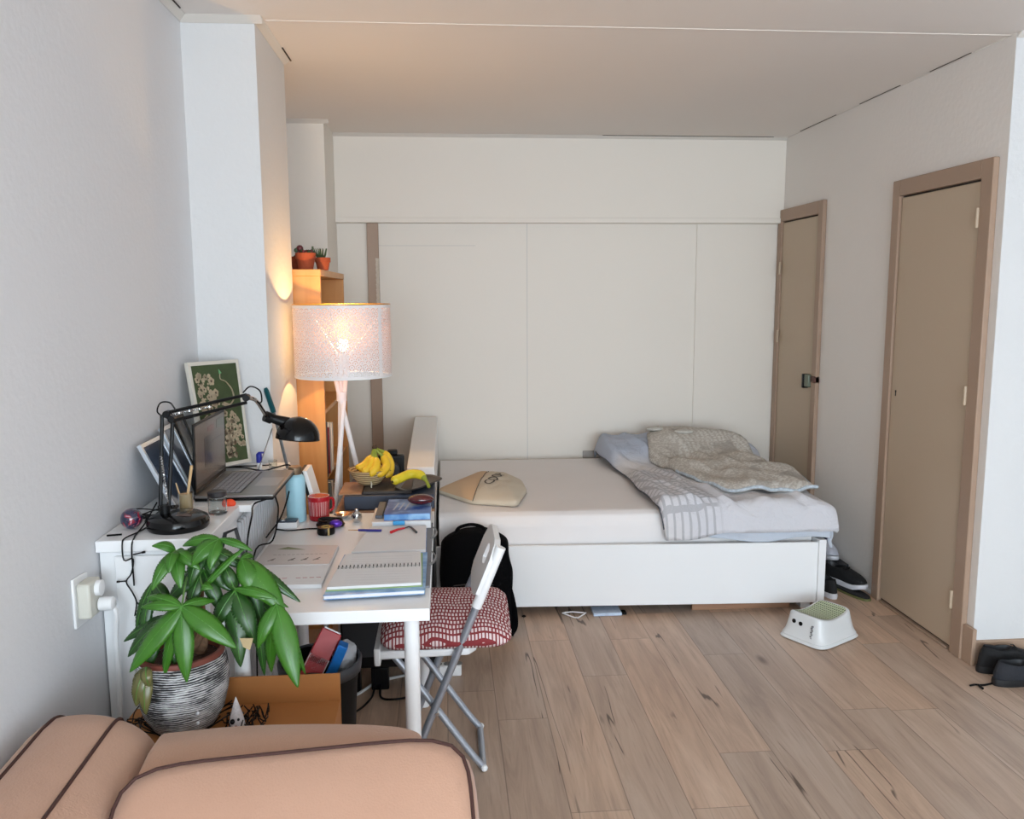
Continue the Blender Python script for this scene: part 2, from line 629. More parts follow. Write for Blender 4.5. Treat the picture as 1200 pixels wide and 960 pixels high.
# open cracks where the ceiling meets the wall
ck = MB()
for a, b_ in ((4.72, 5.2), (4.05, 4.45), (3.5, 3.8)):
    ck.box(XR - 0.011, XR - 0.0075, a, b_, HC - 0.003, HC - 0.0005)
struct(ck, 'trim_15', M_crack)
ck = MB()
ck.box(-0.636, -0.631, 3.6, 3.79, HC - 0.0045, HC - 0.001).box(XL + 0.03, XL + 0.034, 3.02, 3.14, HC - 0.0045, HC - 0.001)
ck.box(1.0, 2.1, 5.392, 5.397, HC - 0.003, HC - 0.0005)
struct(ck, 'trim_16', M_crack)


def door(name, y0, y1, top, fw, fwl, parts):
    """frame from y0 (near) to y1 (far) on the right wall"""
    r = bpy.data.objects.new(name, None)
    r.location = (XR, (y0 + y1) / 2, 0)
    COL.objects.link(r)
    r['kind'] = 'structure'
    f = MB()
    T = 0.026
    f.box(XR - T, XR, y0, y0 + fw, 0, top).box(XR - T, XR, y1 - fwl, y1, 0, top).box(XR - T, XR, y0 + fw, y1 - fwl, top - 0.075, top)
    f.build('door_frame', M_brown, r, bevel=0.004)
    gp = MB()
    gp.box(XR - 0.004, XR, y0 + fw, y1 - fwl, 0.0, top - 0.075)
    gp.build('door_gap', M_crack, r)
    B(XR - 0.014, XR - 0.004, y0 + fw + 0.005, y1 - fwl - 0.004, 0.022, top - 0.084).build('door_leaf', M_door, r, bevel=0.003)
    for p in parts:
        p(r)
    return r


def hinge(y, z):
    return lambda r: MB().cyl((XR - 0.03, y, z - 0.04), (XR - 0.03, y, z + 0.04), 0.007, n=12).build('hinge', M_door, r)


def keyhole(r):
    mb = MB()
    mb.lathe([(0.006, 0), (0.006, 0.003)], (XR - 0.0125, 3.925, 1.083), 12, axis=(-1, 0, 0))
    mb.box(XR - 0.0155, XR - 0.0125, 3.922, 3.928, 1.060, 1.083)
    mb.build('keyhole', M_black, r)


def threshold(r):
    B(XR - 0.022, XR, 3.38, 3.96, 0, 0.012).build('threshold', M_brown, r, bevel=0.003)


door('door_1', 3.275, 4.035, 2.092, 0.075, 0.065, [hinge(3.352, 1.13), hinge(3.352, 0.24), hinge(3.352, 1.86), keyhole, threshold])


def lock(r):
    mb = MB()
    mb.box(XR - 0.045, XR - 0.014, 4.862, 4.915, 1.0, 1.075)
    mb.build('lock_case', mat('green_grey_lock', (120, 128, 112), 0.4, metal=0.3), r, bevel=0.006)
    k = MB().box(XR - 0.05, XR - 0.014, 4.915, 4.94, 0.99, 1.075).build('lock_bolt', M_black, r, bevel=0.005)
    B(XR - 0.03, XR - 0.0, 4.80, 4.862, 1.03, 1.07).build('lock_keeper', mat('maroon_keeper', (92, 54, 44), 0.5), r, bevel=0.003)


def edge_strip(r):
    B(XR - 0.020, XR - 0.004, 4.868, 4.895, 0.02, 2.0).build('door_edge', mat('pale_door_edge', (190, 172, 146), 0.5), r, bevel=0.002)


door('door_2', 4.80, YB - 0.02, 2.092, 0.062, 0.06, [hinge(YB - 0.09, 1.72), hinge(YB - 0.09, 1.28), lock, edge_strip])
struct(B(XR + 0.0, XE, 3.215, 3.23, 0, 0.105), 'baseboard_right', M_brown2, bevel=0.003)
struct(B(XR - 0.018, XR, 3.205, 3.275, 0, 0.16), 'baseboard_corner', M_brown2, bevel=0.003)
struct(B(XR - 0.012, XR, 4.035, 4.80, 0, 0.018), 'baseboard_left', M_white, bevel=0.002)

# wall sockets
t = thing('wall_socket', 'cream surface mounted double socket box on the left wall', 'socket', (XL, 2.14, 0.72))
MB().prism([(XL, 2.065, 0.745), (XL, 2.150, 0.740), (XL, 2.150, 0.866), (XL, 2.065, 0.872)], (0.007, 0, 0)).build('back_plate', M_white, t, bevel=0.003)
B(XL + 0.007, XL + 0.040, 2.075, 2.145, 0.765, 0.855).build('socket_box', mat('cream_plastic', (214, 212, 200), 0.4), t, bevel=0.006)
MB().lathe([(0.02, 0), (0.02, 0.012), (0.014, 0.014)], (XL + 0.040, 2.12, 0.832), 20, axis=(1, 0, 0)).build('socket_outlet', M_white, t)
t = thing('power_plug', 'white plug with a white cord hanging down from the cream socket box', 'plug', (XL + 0.06, 2.14, 0.7))
MB().lathe([(0.017, 0), (0.018, 0.006), (0.017, 0.032), (0.011, 0.036)], (XL + 0.0425, 2.125, 0.788), 20, axis=(1, 0, 0)).build('plug_body', M_white, t)
MB().tube([(XL + 0.072, 2.125, 0.780), (XL + 0.078, 2.13, 0.755), (XL + 0.065, 2.15, 0.68), (XL + 0.055, 2.175, 0.55), (XL + 0.045, 2.18, 0.3), (XL + 0.05, 2.18, 0.02)], 0.0065, smooth=6).build('cord', M_white, t)

tag(B(0.90, 1.02, YB - 0.014, YB - 0.001, 0.475, 0.525).build('wall_outlet', mat('light_grey_plate', (176, 170, 164), 0.5), bevel=0.004), 'small grey outlet plate low on the back wall beside the duvet', 'outlet')

# ------------------------------------------------------------------ BED
BR = math.radians(-2.6)
t = thing('bed_frame', 'low white bed frame with smooth side panels along the back wall', 'bed', (1.84, 3.86, 0))
F = lambda x, y: (x, y)
x0, x1 = -0.10, 1.822
yf0, yf1 = 3.955, 3.865   # front panel runs slightly aslant


def slab(xa, ya, xb, yb, th, z0, z1):
    """upright board from (xa,ya) to (xb,yb), th thick towards +normal"""
    d = Vector((xb - xa, yb - ya, 0)).normalized()
    n = Vector((-d.y, d.x, 0)) * th
    a, b_ = Vector((xa, ya, z0)), Vector((xb, yb, z0))
    up = Vector((0, 0, z1 - z0))
    q = [a, b_, b_ + n, a + n]
    return MB().hexa(q, [v + up for v in q])


slab(x0, yf0, x1 - 0.018, yf1, 0.02, 0.045, 0.352).build('side_panel', M_white2, t, bevel=0.002)
slab(x0, yf0 + 1.44, x1 - 0.018, yf1 + 1.44, 0.02, 0.045, 0.352).build('side_panel', M_white2, t, bevel=0.002)
B(x1 - 0.018, x1 + 0.018, 3.855, 5.33, 0.03, 0.365).build('foot_panel', M_white2, t, bevel=0.002)
slats = MB()
for i in range(14):
    xx = x0 + 0.1 + i * 0.128
    slats.box(xx, xx + 0.06, 3.97, 5.3, 0.29, 0.31)
slats.build('bed_slats', M_lightwood, t)
for a, b_ in ((0.0, 4.02), (0.0, 5.28), (1.75, 3.92), (1.75, 5.24)):
    B(a, a + 0.05, b_, b_ + 0.05, 0, 0.30).build('leg', M_white2, t)
hb = MB().hexa([(-0.185, 3.80, 0.0), (-0.06, 3.795, 0.0), (-0.06, 5.41, 0.0), (-0.205, 5.41, 0.0)],
               [(-0.185, 3.80, 0.78), (-0.06, 3.795, 0.78), (-0.06, 5.41, 0.78), (-0.205, 5.41, 0.78)])
hb.build('headboard', M_white2, t, bevel=0.004)

# mattress
M_mat = mat('white_cotton_sheet', (243, 238, 236), 0.85, var=0.012, vscale=4, bump=0.25, bscale=7)
mb = MB()
n = 40


def matt(u, v):
    # u around the profile front -> top -> back, v along X
    X = -0.045 + v * (1.80 + 0.045)
    yf = 3.985 - 0.045 * v
    yb = yf + 1.40
    prof = [(0.0, 0.315), (-0.004, 0.36), (-0.003, 0.45), (0.012, 0.487), (0.04, 0.502)]
    k = u * (2 * len(prof) + 8)
    pts = [(yf + a, b_) for a, b_ in prof] + [(yf + 0.04 + (yb - yf - 0.08) * (i + 1) / 9, 0.504) for i in range(8)] + [(yb - a, b_) for a, b_ in prof[::-1]]
    i = min(int(u * (len(pts) - 1)), len(pts) - 2)
    fr = u * (len(pts) - 1) - i
    y = pts[i][0] * (1 - fr) + pts[i + 1][0] * fr
    z = pts[i][1] * (1 - fr) + pts[i + 1][1] * fr
    if 4 < u * (len(pts) - 1) < 13:
        z += 0.004 * noise.noise(Vector((X * 3, y * 3, 0)))
    return Vector((X, y, z))


mb.grid(matt, 68, 40)
# end caps
W = 69
mb.f.append(tuple(range(0, W))); mb.m.append(0)
mb.f.append(tuple(40 * W + i for i in range(W))); mb.m.append(0)
o = mb.build('mattress', M_mat, angle=60)
tag(o, 'mattress in a pale fitted sheet on the white bed frame', 'mattress')


# duvet -------------------------------------------------------------
def m_duvet():
    m, nt, b = nt_new('pale_blue_printed_duvet_cotton')
    g = G(nt)
    x, y, z, v = g.coords()
    base = g.mix(g.step(g.noise(v, 2.5, 2), 0.4, 0.6), lin((214, 213, 218)), lin((222, 219, 220)))
    # plain blue area near the wall
    base = g.mix(g.step(y, 0.30, 0.48), base, lin((182, 190, 206)))
    # printed check band along the left edge
    lx = g.math('LESS_THAN', g.math('FRACT', g.math('MULTIPLY', g.math('ADD', x, g.math('MULTIPLY', y, 0.25)), 26.0)), 0.3)
    ly = g.math('LESS_THAN', g.math('FRACT', g.math('MULTIPLY', y, 22.0)), 0.3)
    band = g.math('MULTIPLY', g.math('SUBTRACT', 1.0, g.step(g.math('ADD', x, g.math('MULTIPLY', y, 0.1)), -0.16, -0.12)), g.math('SUBTRACT', 1.0, g.step(y, 0.05, 0.25)))
    c = g.mix(g.math('MULTIPLY', g.math('MAXIMUM', lx, ly), g.math('MULTIPLY', band, 0.55)), base, lin((156, 156, 160)))
    g.put(b.inputs['Base Color'], c)
    b.inputs['Roughness'].default_value = 0.85
    g.bump(g.noise(v, 9, 4, 0.55, 1.2), 0.8, 0.02, b)
    return m


M_duvet = m_duvet()


def lerp(a, b_, t_):
    return a + (b_ - a) * t_


def sstep(t_, a, b_):
    t_ = min(1, max(0, (t_ - a) / (b_ - a)))
    return t_ * t_ * (3 - 2 * t_)


def duvet_h(X, Y):
    """height of the crumpled duvet above the mattress"""
    h = 0.055
    h += 0.085 * sstep(Y, 4.75, 5.1) * (1 - 0.4 * sstep(Y, 5.25, 5.42))      # pillow underneath by the wall
    q = Vector((X, Y, 0))
    h += 0.030 * noise.noise(q * 3.2) + 0.016 * noise.noise(q * 8 + Vector((5, 2, 1))) + 0.006 * noise.noise(q * 19)
    fold = abs(noise.noise(Vector((X * 5 + Y * 2, Y * 1.5 - X * 1.2, 7))))
    h += 0.03 * (1 - min(1, fold * 4)) * 0.7
    return h


def left_edge(Y):
    return lerp(1.035, 0.965, sstep(Y, 4.0, 5.3)) + 0.02 * math.sin(Y * 7)


def duvet(u, v):
    # u: left -> right, v: front -> back
    Y = lerp(3.90, 5.40, v ** 0.9)
    xl = left_edge(Y)
    X = lerp(xl, 1.80, min(1, u / 0.86))
    edge = min(u / 0.05, 1.0)
    h = duvet_h(X, Y) * (0.35 + 0.65 * math.sin(edge * PI / 2))
    z = 0.506 + h
    # front drop over the mattress side
    if v < 0.12:
        th = v / 0.12 * PI / 2
        wave = 0.5 + 0.5 * noise.noise(Vector((X * 5, 0, 3)))
        Y = 3.900 - 0.045 * (X - 1.0) + 0.075 * (1 - math.cos(th)) + 0.006 * noise.noise(Vector((X * 14, v * 20, 1)))
        low = 0.372 + (0.018 + 0.03 * wave) * sstep(X, 1.15, 1.35)
        z = lerp(low, z, math.sin(th))
    if u > 0.86:
        k = (u - 0.86) / 0.14
        X = 1.80 + 0.085 * math.sin(min(1, k * 1.6) * PI / 2) + 0.015 * k
        z = z - (0.03 * k + (0.12 - 0.02 * sstep(Y, 4.0, 5.0)) * k * k) * (1 if v >= 0.12 else max(0.0, math.sin(v / 0.12 * PI / 2)) ** 1.5)
        Y += 0.0
    if v > 0.97:
        z -= 0.05 * (v - 0.97) / 0.03
    return Vector((X, Y, z))


t = thing('duvet', 'crumpled pale blue and white printed duvet spread over the right end of the bed', 'duvet', (1.4, 4.5, 0.52))
mb = MB().grid(duvet, 110, 110)
mb.build('duvet_cover', M_duvet, t, solid=0.012, angle=180)
# dark zip edge along the left side and the bundled end by the wall
ed = [duvet(0.0, v / 40) + Vector((-0.003, 0, 0.003)) for v in range(1, 36)]
MB().tube(ed, 0.0045, 8, smooth=2).build('piping', mat('dark_grey_piping', (88, 90, 98), 0.8), t)
fl = MB()


def flap(u, v):
    X = lerp(0.985, 1.065, v) if False else lerp(1.0, 1.07, u * 0.9)
    Y = lerp(3.925, 4.25, v)
    return Vector((lerp(left_edge(Y) - 0.035, left_edge(Y) + 0.02, u) + 0.02 * math.sin(v * 5), Y - 0.045 * u * (1 - v) * 0.5, 0.512 - 0.118 * (1 - sstep(v, 0.0, 0.16)) + 0.012 * math.sin(u * PI)))


# light blue underside sheet showing below the duvet at the front
M_bsheet = mat('light_blue_sheet_cotton', (198, 205, 216), 0.85, bump=0.5, bscale=16)


def bsheet(u, v):
    X = lerp(1.13, 1.868, u)
    yb_ = 3.936 - 0.045 * (X - 1.0)
    low = 0.366 + 0.012 * math.sin(u * 9) - 0.0 * u + 0.03 * (1 - sstep(u, 0, 0.25))
    z = lerp(low, 0.44, v)
    Y = yb_ - 0.022 - 0.005 * math.sin(u * 14 + v * 3) + 0.004 * noise.noise(Vector((X * 10, v * 3, 0)))
    return Vector((X, Y, z))


MB().grid(bsheet, 60, 12).build('underside', M_bsheet, t, solid=0.008, angle=180)


def corner(u, v):
    # corner of the duvet hanging over the foot panel
    a = u
    X = lerp(1.80, 1.915, math.sin(a * PI / 2)) + 0.0
    z = 0.56 - 0.150 * a * a - 0.03 * v
    Y = lerp(4.35, 3.90, v) + 0.01 * math.sin(a * 8)
    z += 0.012 * noise.noise(Vector((X * 12, Y * 8, 2)))
    return Vector((X, Y, z))


MB().grid(corner, 20, 20).build('hanging_corner', M_duvet, t, solid=0.01, angle=180)
MB().tube([(1.868, 3.90, 0.43), (1.880, 3.90, 0.38), (1.872, 3.895, 0.35), (1.882, 3.895, 0.315)], [0.016, 0.008], 8, smooth=5, flat=0.5).build('tie_ribbon', M_bsheet, t)


def m_blanket():
    m, nt, b = nt_new('grey_beige_patterned_blanket')
    g = G(nt)
    x, y, z, v = g.coords()
    n1 = g.noise(v, 3.0, 2, 0.5, 0.4)
    sp1 = g.noise(v, 70, 2)
    c = g.mix(g.step(sp1, 0.45, 0.6), lin((186, 178, 168)), lin((208, 202, 193)))
    wv = g.math('SINE', g.math('MULTIPLY', g.math('ADD', x, g.math('MULTIPLY', n1, 0.25)), 190.0))
    wv2 = g.math('SINE', g.math('MULTIPLY', g.math('ADD', y, g.math('MULTIPLY', n1, 0.2)), 260.0))
    cel = g.math('MULTIPLY', g.step(wv, -0.2, 0.3), g.step(wv2, -0.7, 0.0))
    zone = g.step(g.noise(v, 3.8, 1, 0.5), 0.5, 0.56)
    c = g.mix(g.math('MULTIPLY', g.math('MULTIPLY', cel, zone), 0.6), c, lin((222, 220, 214)))
    c = g.mix(g.math('MULTIPLY', g.step(g.noise(v, 5.5, 1), 0.62, 0.66), 0.6), c, lin((160, 153, 145)))
    g.put(b.inputs['Base Color'], c)
    b.inputs['Roughness'].default_value = 0.9
    g.bump(g.noise(v, 40, 3), 0.4, 0.006, b)
    return m


M_blanket = m_blanket()
# outline of the folded blanket, on top of the duvet
BO = [Vector((1.27, 5.22)), Vector((1.20, 4.86)), Vector((1.33, 4.30)), Vector((1.43, 4.07)), Vector((1.62, 4.03)), Vector((1.86, 4.02)), Vector((1.885, 4.2)), Vector((1.84, 4.65)), Vector((1.82, 5.05)), Vector((1.70, 5.30)), Vector((1.45, 5.33))]
cen = Vector((1.60, 4.65))


def outline(a, O, c):
    d = Vector((math.cos(a), math.sin(a)))
    best = 0
    for i in range(len(O)):
        p, q = O[i] - c, O[(i + 1) % len(O)] - c
        e = q - p
        den = d.x * e.y - d.y * e.x
        if abs(den) < 1e-9:
            continue
        tt = (p.x * e.y - p.y * e.x) / den
        uu = (p.x * d.y - p.y * d.x) / den
        if tt > 0 and -1e-6 <= uu <= 1 + 1e-6:
            best = max(best, tt)
    return best


def blob(mb, O, c, hf, base, n=90, rings=22):
    """soft body over a polygon outline; hf(X,Y,t) is its thickness, base(X,Y) the surface it lies on"""
    rad = [outline(2 * PI * k / n, O, c) for k in range(n)]
    rad = [(rad[k - 1] + 2 * rad[k] + rad[(k + 1) % n]) / 4 for k in range(n)]
    vs, fs = [], []
    for side in (1, 0):
        b0 = len(vs)
        for i in range(rings + 1):
            tt = (i + 0.01) / (rings + 0.01)
            for k in range(n):
                a = 2 * PI * k / n
                X, Y = c.x + math.cos(a) * rad[k] * tt, c.y + math.sin(a) * rad[k] * tt
                z = base(X, Y)
                if side:
                    z += hf(X, Y, tt)
                vs.append(Vector((X, Y, z)))
        for i in range(rings):
            for k in range(n):
                fs.append((b0 + i * n + k, b0 + (i + 1) * n + k, b0 + (i + 1) * n + (k + 1) % n, b0 + i * n + (k + 1) % n))
        fs.append(tuple(b0 + k for k in range(n)))
    r0, r1 = rings * n, (rings + 1) * n + rings * n
    for k in range(n):
        fs.append((r0 + k, r1 + k, r1 + (k + 1) % n, r0 + (k + 1) % n))
    return mb.add(vs, fs)


def bl_base(X, Y):
    z = 0.506 + duvet_h(min(X, 1.8), Y) + 0.009
    if X > 1.8:
        z += 0.0
    return z


def bl_h(X, Y, t_):
    e = (1 - t_ ** 6) ** 0.5
    s_ = 0.014 + 0.03 * e
    s_ += e * (0.022 * noise.noise(Vector((X * 6, Y * 3, 9))) + 0.014 * noise.noise(Vector((X * 12, Y * 8, 4))) + 0.004 * noise.noise(Vector((X * 30, Y * 20, 4))))
    fold = sstep(X * 0.9 - (Y - 4.2) * 0.35, 1.36, 1.40)
    return s_ + 0.012 * fold * e


t = thing('blanket', 'folded grey beige patterned blanket lying on top of the pale duvet', 'blanket', (1.6, 4.65, 0.57))
mb = MB()
blob(mb, BO, cen, bl_h, bl_base)
mb.build('blanket_body', M_blanket, t, angle=180)
hem = []
for k in range(200, 372, 4):
    a = math.radians(k)
    r_ = outline(a, BO, cen) * 1.0
    X, Y = cen.x + math.cos(a) * r_, cen.y + math.sin(a) * r_
    hem.append((X, Y, bl_base(X, Y) + 0.012))
MB().tube(hem, 0.0085, 8, smooth=2).build('hem', mat('pale_blue_striped_hem', (186, 196, 206), 0.8, var=0.25, vscale=60), t)
bt = MB()
for (X, Y, s_) in ((1.30, 5.14, 0.055), (1.47, 5.08, 0.06)):
    z = bl_base(X, Y) + bl_h(X, Y, 0.6) + 0.0
    bt.ball((X, Y, z), s_, 16, sc=(1, 0.75, 0.22))
bt.build('applique', mat('cream_applique', (205, 202, 194), 0.85, var=0.1, vscale=50), t)

# tote bag
TO = [onz(513, 578, 0.51).xy, onz(552, 592, 0.505).xy, onz(606, 595, 0.505).xy, onz(617, 578, 0.51).xy, onz(612, 568, 0.51).xy, onz(594, 556, 0.53).xy, onz(560, 554, 0.53).xy]
tc = sum(TO, Vector((0, 0))) / len(TO)
sa, sb = onz(554, 593, 0.505).xy, onz(574, 553, 0.55).xy


def tote_h(X, Y, t_):
    e = max(0.0, 1 - t_ ** 2.2) ** 0.8
    side = (X - sa.x) * (sb.y - sa.y) - (Y - sa.y) * (sb.x - sa.x)
    h = 0.020 + 0.056 * e
    if side > 0:
        h += e * (0.010 * noise.noise(Vector((X * 14, Y * 14, 1))) + 0.006 * noise.noise(Vector((X * 34, Y * 20, 5))))
    h -= 0.005 * math.exp(-(side / 0.006) ** 2)
    return h


t = thing('tote_bag', 'cream cotton tote bag with a tan flap lying on the bare mattress', 'bag', (tc.x, tc.y, 0.506))
mb = MB()
blob(mb, TO, tc, tote_h, lambda X, Y: 0.509, n=120, rings=26)
M_cream = mat('cream_canvas', (214, 202, 182), 0.85, bump=0.3, bscale=25)
M_tan = mat('tan_canvas', (212, 180, 146), 0.85, bump=0.2, bscale=25)
o = mb.build('bag_body', [M_cream, M_tan], t, angle=180)
for p in o.data.polygons:
    c = p.center + t.location
    side = (c.x - sa.x) * (sb.y - sa.y) - (c.y - sa.y) * (sb.x - sa.x)
    if side < 0 and c.z > 0.528:
        p.material_index = 1


def on_tote(X, Y):
    a = math.atan2(Y - tc.y, X - tc.x)
    t_ = (Vector((X, Y)) - tc).length / outline(a, TO, tc)
    return Vector((X, Y, 0.509 + tote_h(X, Y, min(0.99, t_)) + 0.002))


MB().tube([on_tote(lerp(sa.x, sb.x, k / 14), lerp(sa.y, sb.y, k / 14)) + Vector((0, 0, 0.002)) for k in range(0, 14)], 0.002, 6).build('seam', mat('grey_seam', (120, 112, 100), 0.8), t)
# printed letters, projected on to the cloth
cu = bpy.data.curves.new('bag_print', 'FONT')
cu.body = 'COOP'
cu.size = 0.078
cu.offset = 0.0012
cu.extrude = 0.0
tmp = bpy.data.objects.new('bag_print', cu)
COL.objects.link(tmp)
bpy.context.view_layer.update()
me = bpy.data.meshes.new_from_object(tmp.evaluated_get(bpy.context.evaluated_depsgraph_get()))
bpy.data.objects.remove(tmp)
po = onz(577, 568.5, 0.572).xy
dx = (onz(595, 557, 0.570).xy - po).normalized()
dy = Vector((-dx.y, dx.x))
bmx = bmesh.new()
bmx.from_mesh(me)
bmesh.ops.triangulate(bmx, faces=bmx.faces)
bmesh.ops.subdivide_edges(bmx, edges=bmx.edges, cuts=1)
for v in bmx.verts:
    q = po + dx * v.co.x + dy * v.co.y
    v.co = on_tote(q.x, q.y) - t.location + Vector((0, 0, 0.001))
bmx.to_mesh(me)
bmx.free()
me.materials.clear()
me.materials.append(mat('dark_grey_print', (92, 84, 76), 0.8))
o = bpy.data.objects.new('bag_print', me)
COL.objects.link(o)
o.parent = t

# ------------------------------------------------------------------ SOFA
def m_sofa():
    m, nt, b = nt_new('peach_sofa_cotton')
    g = G(nt)
    x, y, z, v = g.coords()
    g.put(b.inputs['Base Color'], g.mix(g.noise(v, 4, 3), lin((186, 144, 120)), lin((196, 156, 132))))
    b.inputs['Roughness'].default_value = 0.9
    b.inputs['Sheen Weight'].default_value = 0.2
    g.bump(g.math('ADD', g.noise(v, 6, 3), g.math('MULTIPLY', g.noise(v, 220, 2), 0.12)), 0.35, 0.02, b)
    return m


M_sofa = m_sofa()
M_pipe = mat('dark_brown_piping', (70, 42, 36), 0.8)
t = thing('sofa', 'peach coloured sofa with dark brown piping in the bottom left foreground', 'sofa', (-0.5, 1.3, 0))
prof = [(-0.905, 0.05), (-0.912, 0.40), (-0.908, 0.56), (-0.885, 0.615), (-0.845, 0.640), (-0.79, 0.645), (-0.725, 0.632), (-0.665, 0.598), (-0.635, 0.54), (-0.625, 0.40), (-0.625, 0.05)]
pc = [tuple(q) for q in catmull([(a, 0, b_) for a, b_ in prof], 4)]
mb = MB()
SHY = 0.085
YE = [0.75, 1.0, 1.3, 1.55, 1.70, 1.80, 1.855, 1.885, 1.898]
vs, fs = [], []
NP = len(pc)
for Y in YE:
    e = max(0.0, (Y - 1.80) / 0.098)
    s_ = 1 - 0.10 * e ** 3
    dz = -0.018 * math.sin((1.9 - Y) * 2.0) - 0.03 * e ** 3
    for a, _, b_ in pc:
        vs.append(Vector((-0.77 + (a + 0.77) * s_, Y - SHY, b_ * 1.05 + dz * (b_ / 0.6))))
for j in range(len(YE) - 1):
    for i in range(NP - 1):
        fs.append((j * NP + i, j * NP + i + 1, (j + 1) * NP + i + 1, (j + 1) * NP + i))
fs.append(tuple(range(NP)))
fs.append(tuple((len(YE) - 1) * NP + i for i in range(NP)))
mb.add(vs, fs)
mb.build('backrest', M_sofa, t, bevel=0.012, seg=3, angle=60)


def prof_z(X):
    for i in range(NP - 1):
        a, b_ = pc[i], pc[i + 1]
        if min(a[0], b_[0]) <= X <= max(a[0], b_[0]) and a[2] > 0.5:
            f = (X - a[0]) / (b_[0] - a[0] + 1e-9)
            return a[2] + (b_[2] - a[2]) * f
    return 0.6


for X in (-0.848, -0.718):
    pts = []
    for Y in (0.76, 1.0, 1.2, 1.4, 1.55, 1.70, 1.80, 1.855, 1.885, 1.900):
        e = max(0.0, (Y - 1.80) / 0.098)
        dz = -0.018 * math.sin((1.9 - Y) * 2.0) - 0.03 * e ** 3
        pts.append((-0.77 + (X + 0.77) * (1 - 0.1 * e ** 3), Y - SHY, prof_z(X) * 1.05 + dz + 0.001))
    pts[-1] = (pts[-1][0], pts[-1][1] - 0.003, pts[-1][2] - 0.004)
    pts += [(pts[-1][0], 1.901 - SHY, pts[-1][2] - 0.03), (pts[-1][0], 1.900 - SHY, 0.5), (pts[-1][0], 1.900 - SHY, 0.2)]
    MB().tube(pts, 0.0038, 8, smooth=4).build('piping', M_pipe, t)
# arm at the far end
ap = [(-0.63, 1.80, 0.622), (-0.45, 1.80, 0.632), (-0.25, 1.79, 0.632), (-0.12, 1.785, 0.622), (-0.065, 1.78, 0.606)]
top = catmull(ap, 4)
vs, fs = [], []
K = 8
for p in top:
    z = p.z
    sec = [(p.y, 0.03), (p.y + 0.0, z - 0.05), (p.y - 0.008, z - 0.02), (p.y - 0.035, z), (p.y - 0.11, z + 0.003), (p.y - 0.17, z - 0.008), (p.y - 0.195, z - 0.05), (p.y - 0.20, 0.03)]
    vs += [Vector((p.x, a, b_)) for a, b_ in sec]
for j in range(len(top) - 1):
    for i in range(K):
        fs.append((j * K + i, j * K + (i + 1) % K, (j + 1) * K + (i + 1) % K, (j + 1) * K + i))
fs.append(tuple(range(K)))
fs.append(tuple((len(top) - 1) * K + i for i in range(K)))
MB().add(vs, fs).build('armrest', M_sofa, t, bevel=0.015, seg=3, angle=60)
B(-0.62, 0.04, 0.75, 1.58, 0.06, 0.40).build('seat_base', M_sofa, t, bevel=0.03, seg=3)
for a in (-0.85, -0.10):
    for b_ in (0.82, 1.70):
        MB().lathe([(0.018, 0), (0.025, 0.065)], (a, b_, 0), 12).build('leg', M_darkwood, t)

# loose cushion leaning on the arm
c0 = Vector((-0.292, 1.43, 0.500))
ux = Vector((1, 0.03, 0.045)).normalized()
uy = Vector((0, 0.62, 0.46)).normalized()
uz = ux.cross(uy).normalized()
uy = uz.cross(ux).normalized()
t = thing('sofa_cushion', 'large peach sofa cushion with dark brown piping leaning in front of the sofa arm', 'cushion', tuple(c0))
HX, HY, TH = 0.335, 0.225, 0.12
cmb = MB()


def cush(side, a, i, rings=10):
    tt = i / rings
    x, y = superell(a, 7)
    h = TH / 2 * (0.72 + 0.38 * (1 - tt ** 4))
    return c0 + ux * x * HX * tt + uy * y * HY * tt + uz * side * h


n = 64
vs, fs = [], []
for side in (1, -1):
    b0 = len(vs)
    vs.append(cush(side, 0, 0))
    for i in range(1, 11):
        for k in range(n):
            vs.append(cush(side, 2 * PI * k / n, i))
    for k in range(n):
        fs.append((b0, b0 + 1 + k, b0 + 1 + (k + 1) % n))
        for i in range(9):
            a = b0 + 1 + i * n
            fs.append((a + k, a + n + k, a + n + (k + 1) % n, a + (k + 1) % n))
r0, r1 = 1 + 9 * n, 1 + 10 * n + 1 + 9 * n
# bulging box side
mid0 = len(vs)
for k in range(n):
    x, y = superell(2 * PI * k / n, 7)
    vs.append(c0 + ux * x * (HX + 0.012) + uy * y * (HY + 0.012))
for k in range(n):
    k2 = (k + 1) % n
    fs.append((r0 + k, mid0 + k, mid0 + k2, r0 + k2))
    fs.append((mid0 + k, r1 + k, r1 + k2, mid0 + k2))
cmb.add(vs, fs)
cmb.build('cushion_cover', M_sofa, t, angle=180)
for side in (1, -1):
    MB().tube([cush(side, 2 * PI * k / n, 10) + uz * side * 0.001 for k in range(n)], 0.0038, 8, closed=True).build('piping', M_pipe, t)

# ------------------------------------------------------------------ CARDBOARD BOX, PLANT
t = thing('cardboard_box', 'orange brown cardboard box between the sofa and the white desk, one flap up', 'box', (-0.52, 1.99, 0))
B(-0.80, -0.285, 1.905, 2.090, 0, 0.52).build('box_body', M_card, t, bevel=0.002)
B(-0.70, -0.285, 2.092, 2.097, 0.45, 0.592).build('box_flap', M_card, t, bevel=0.001)

# pot
px_, py_, pz_ = -0.648, 1.995, 0.522


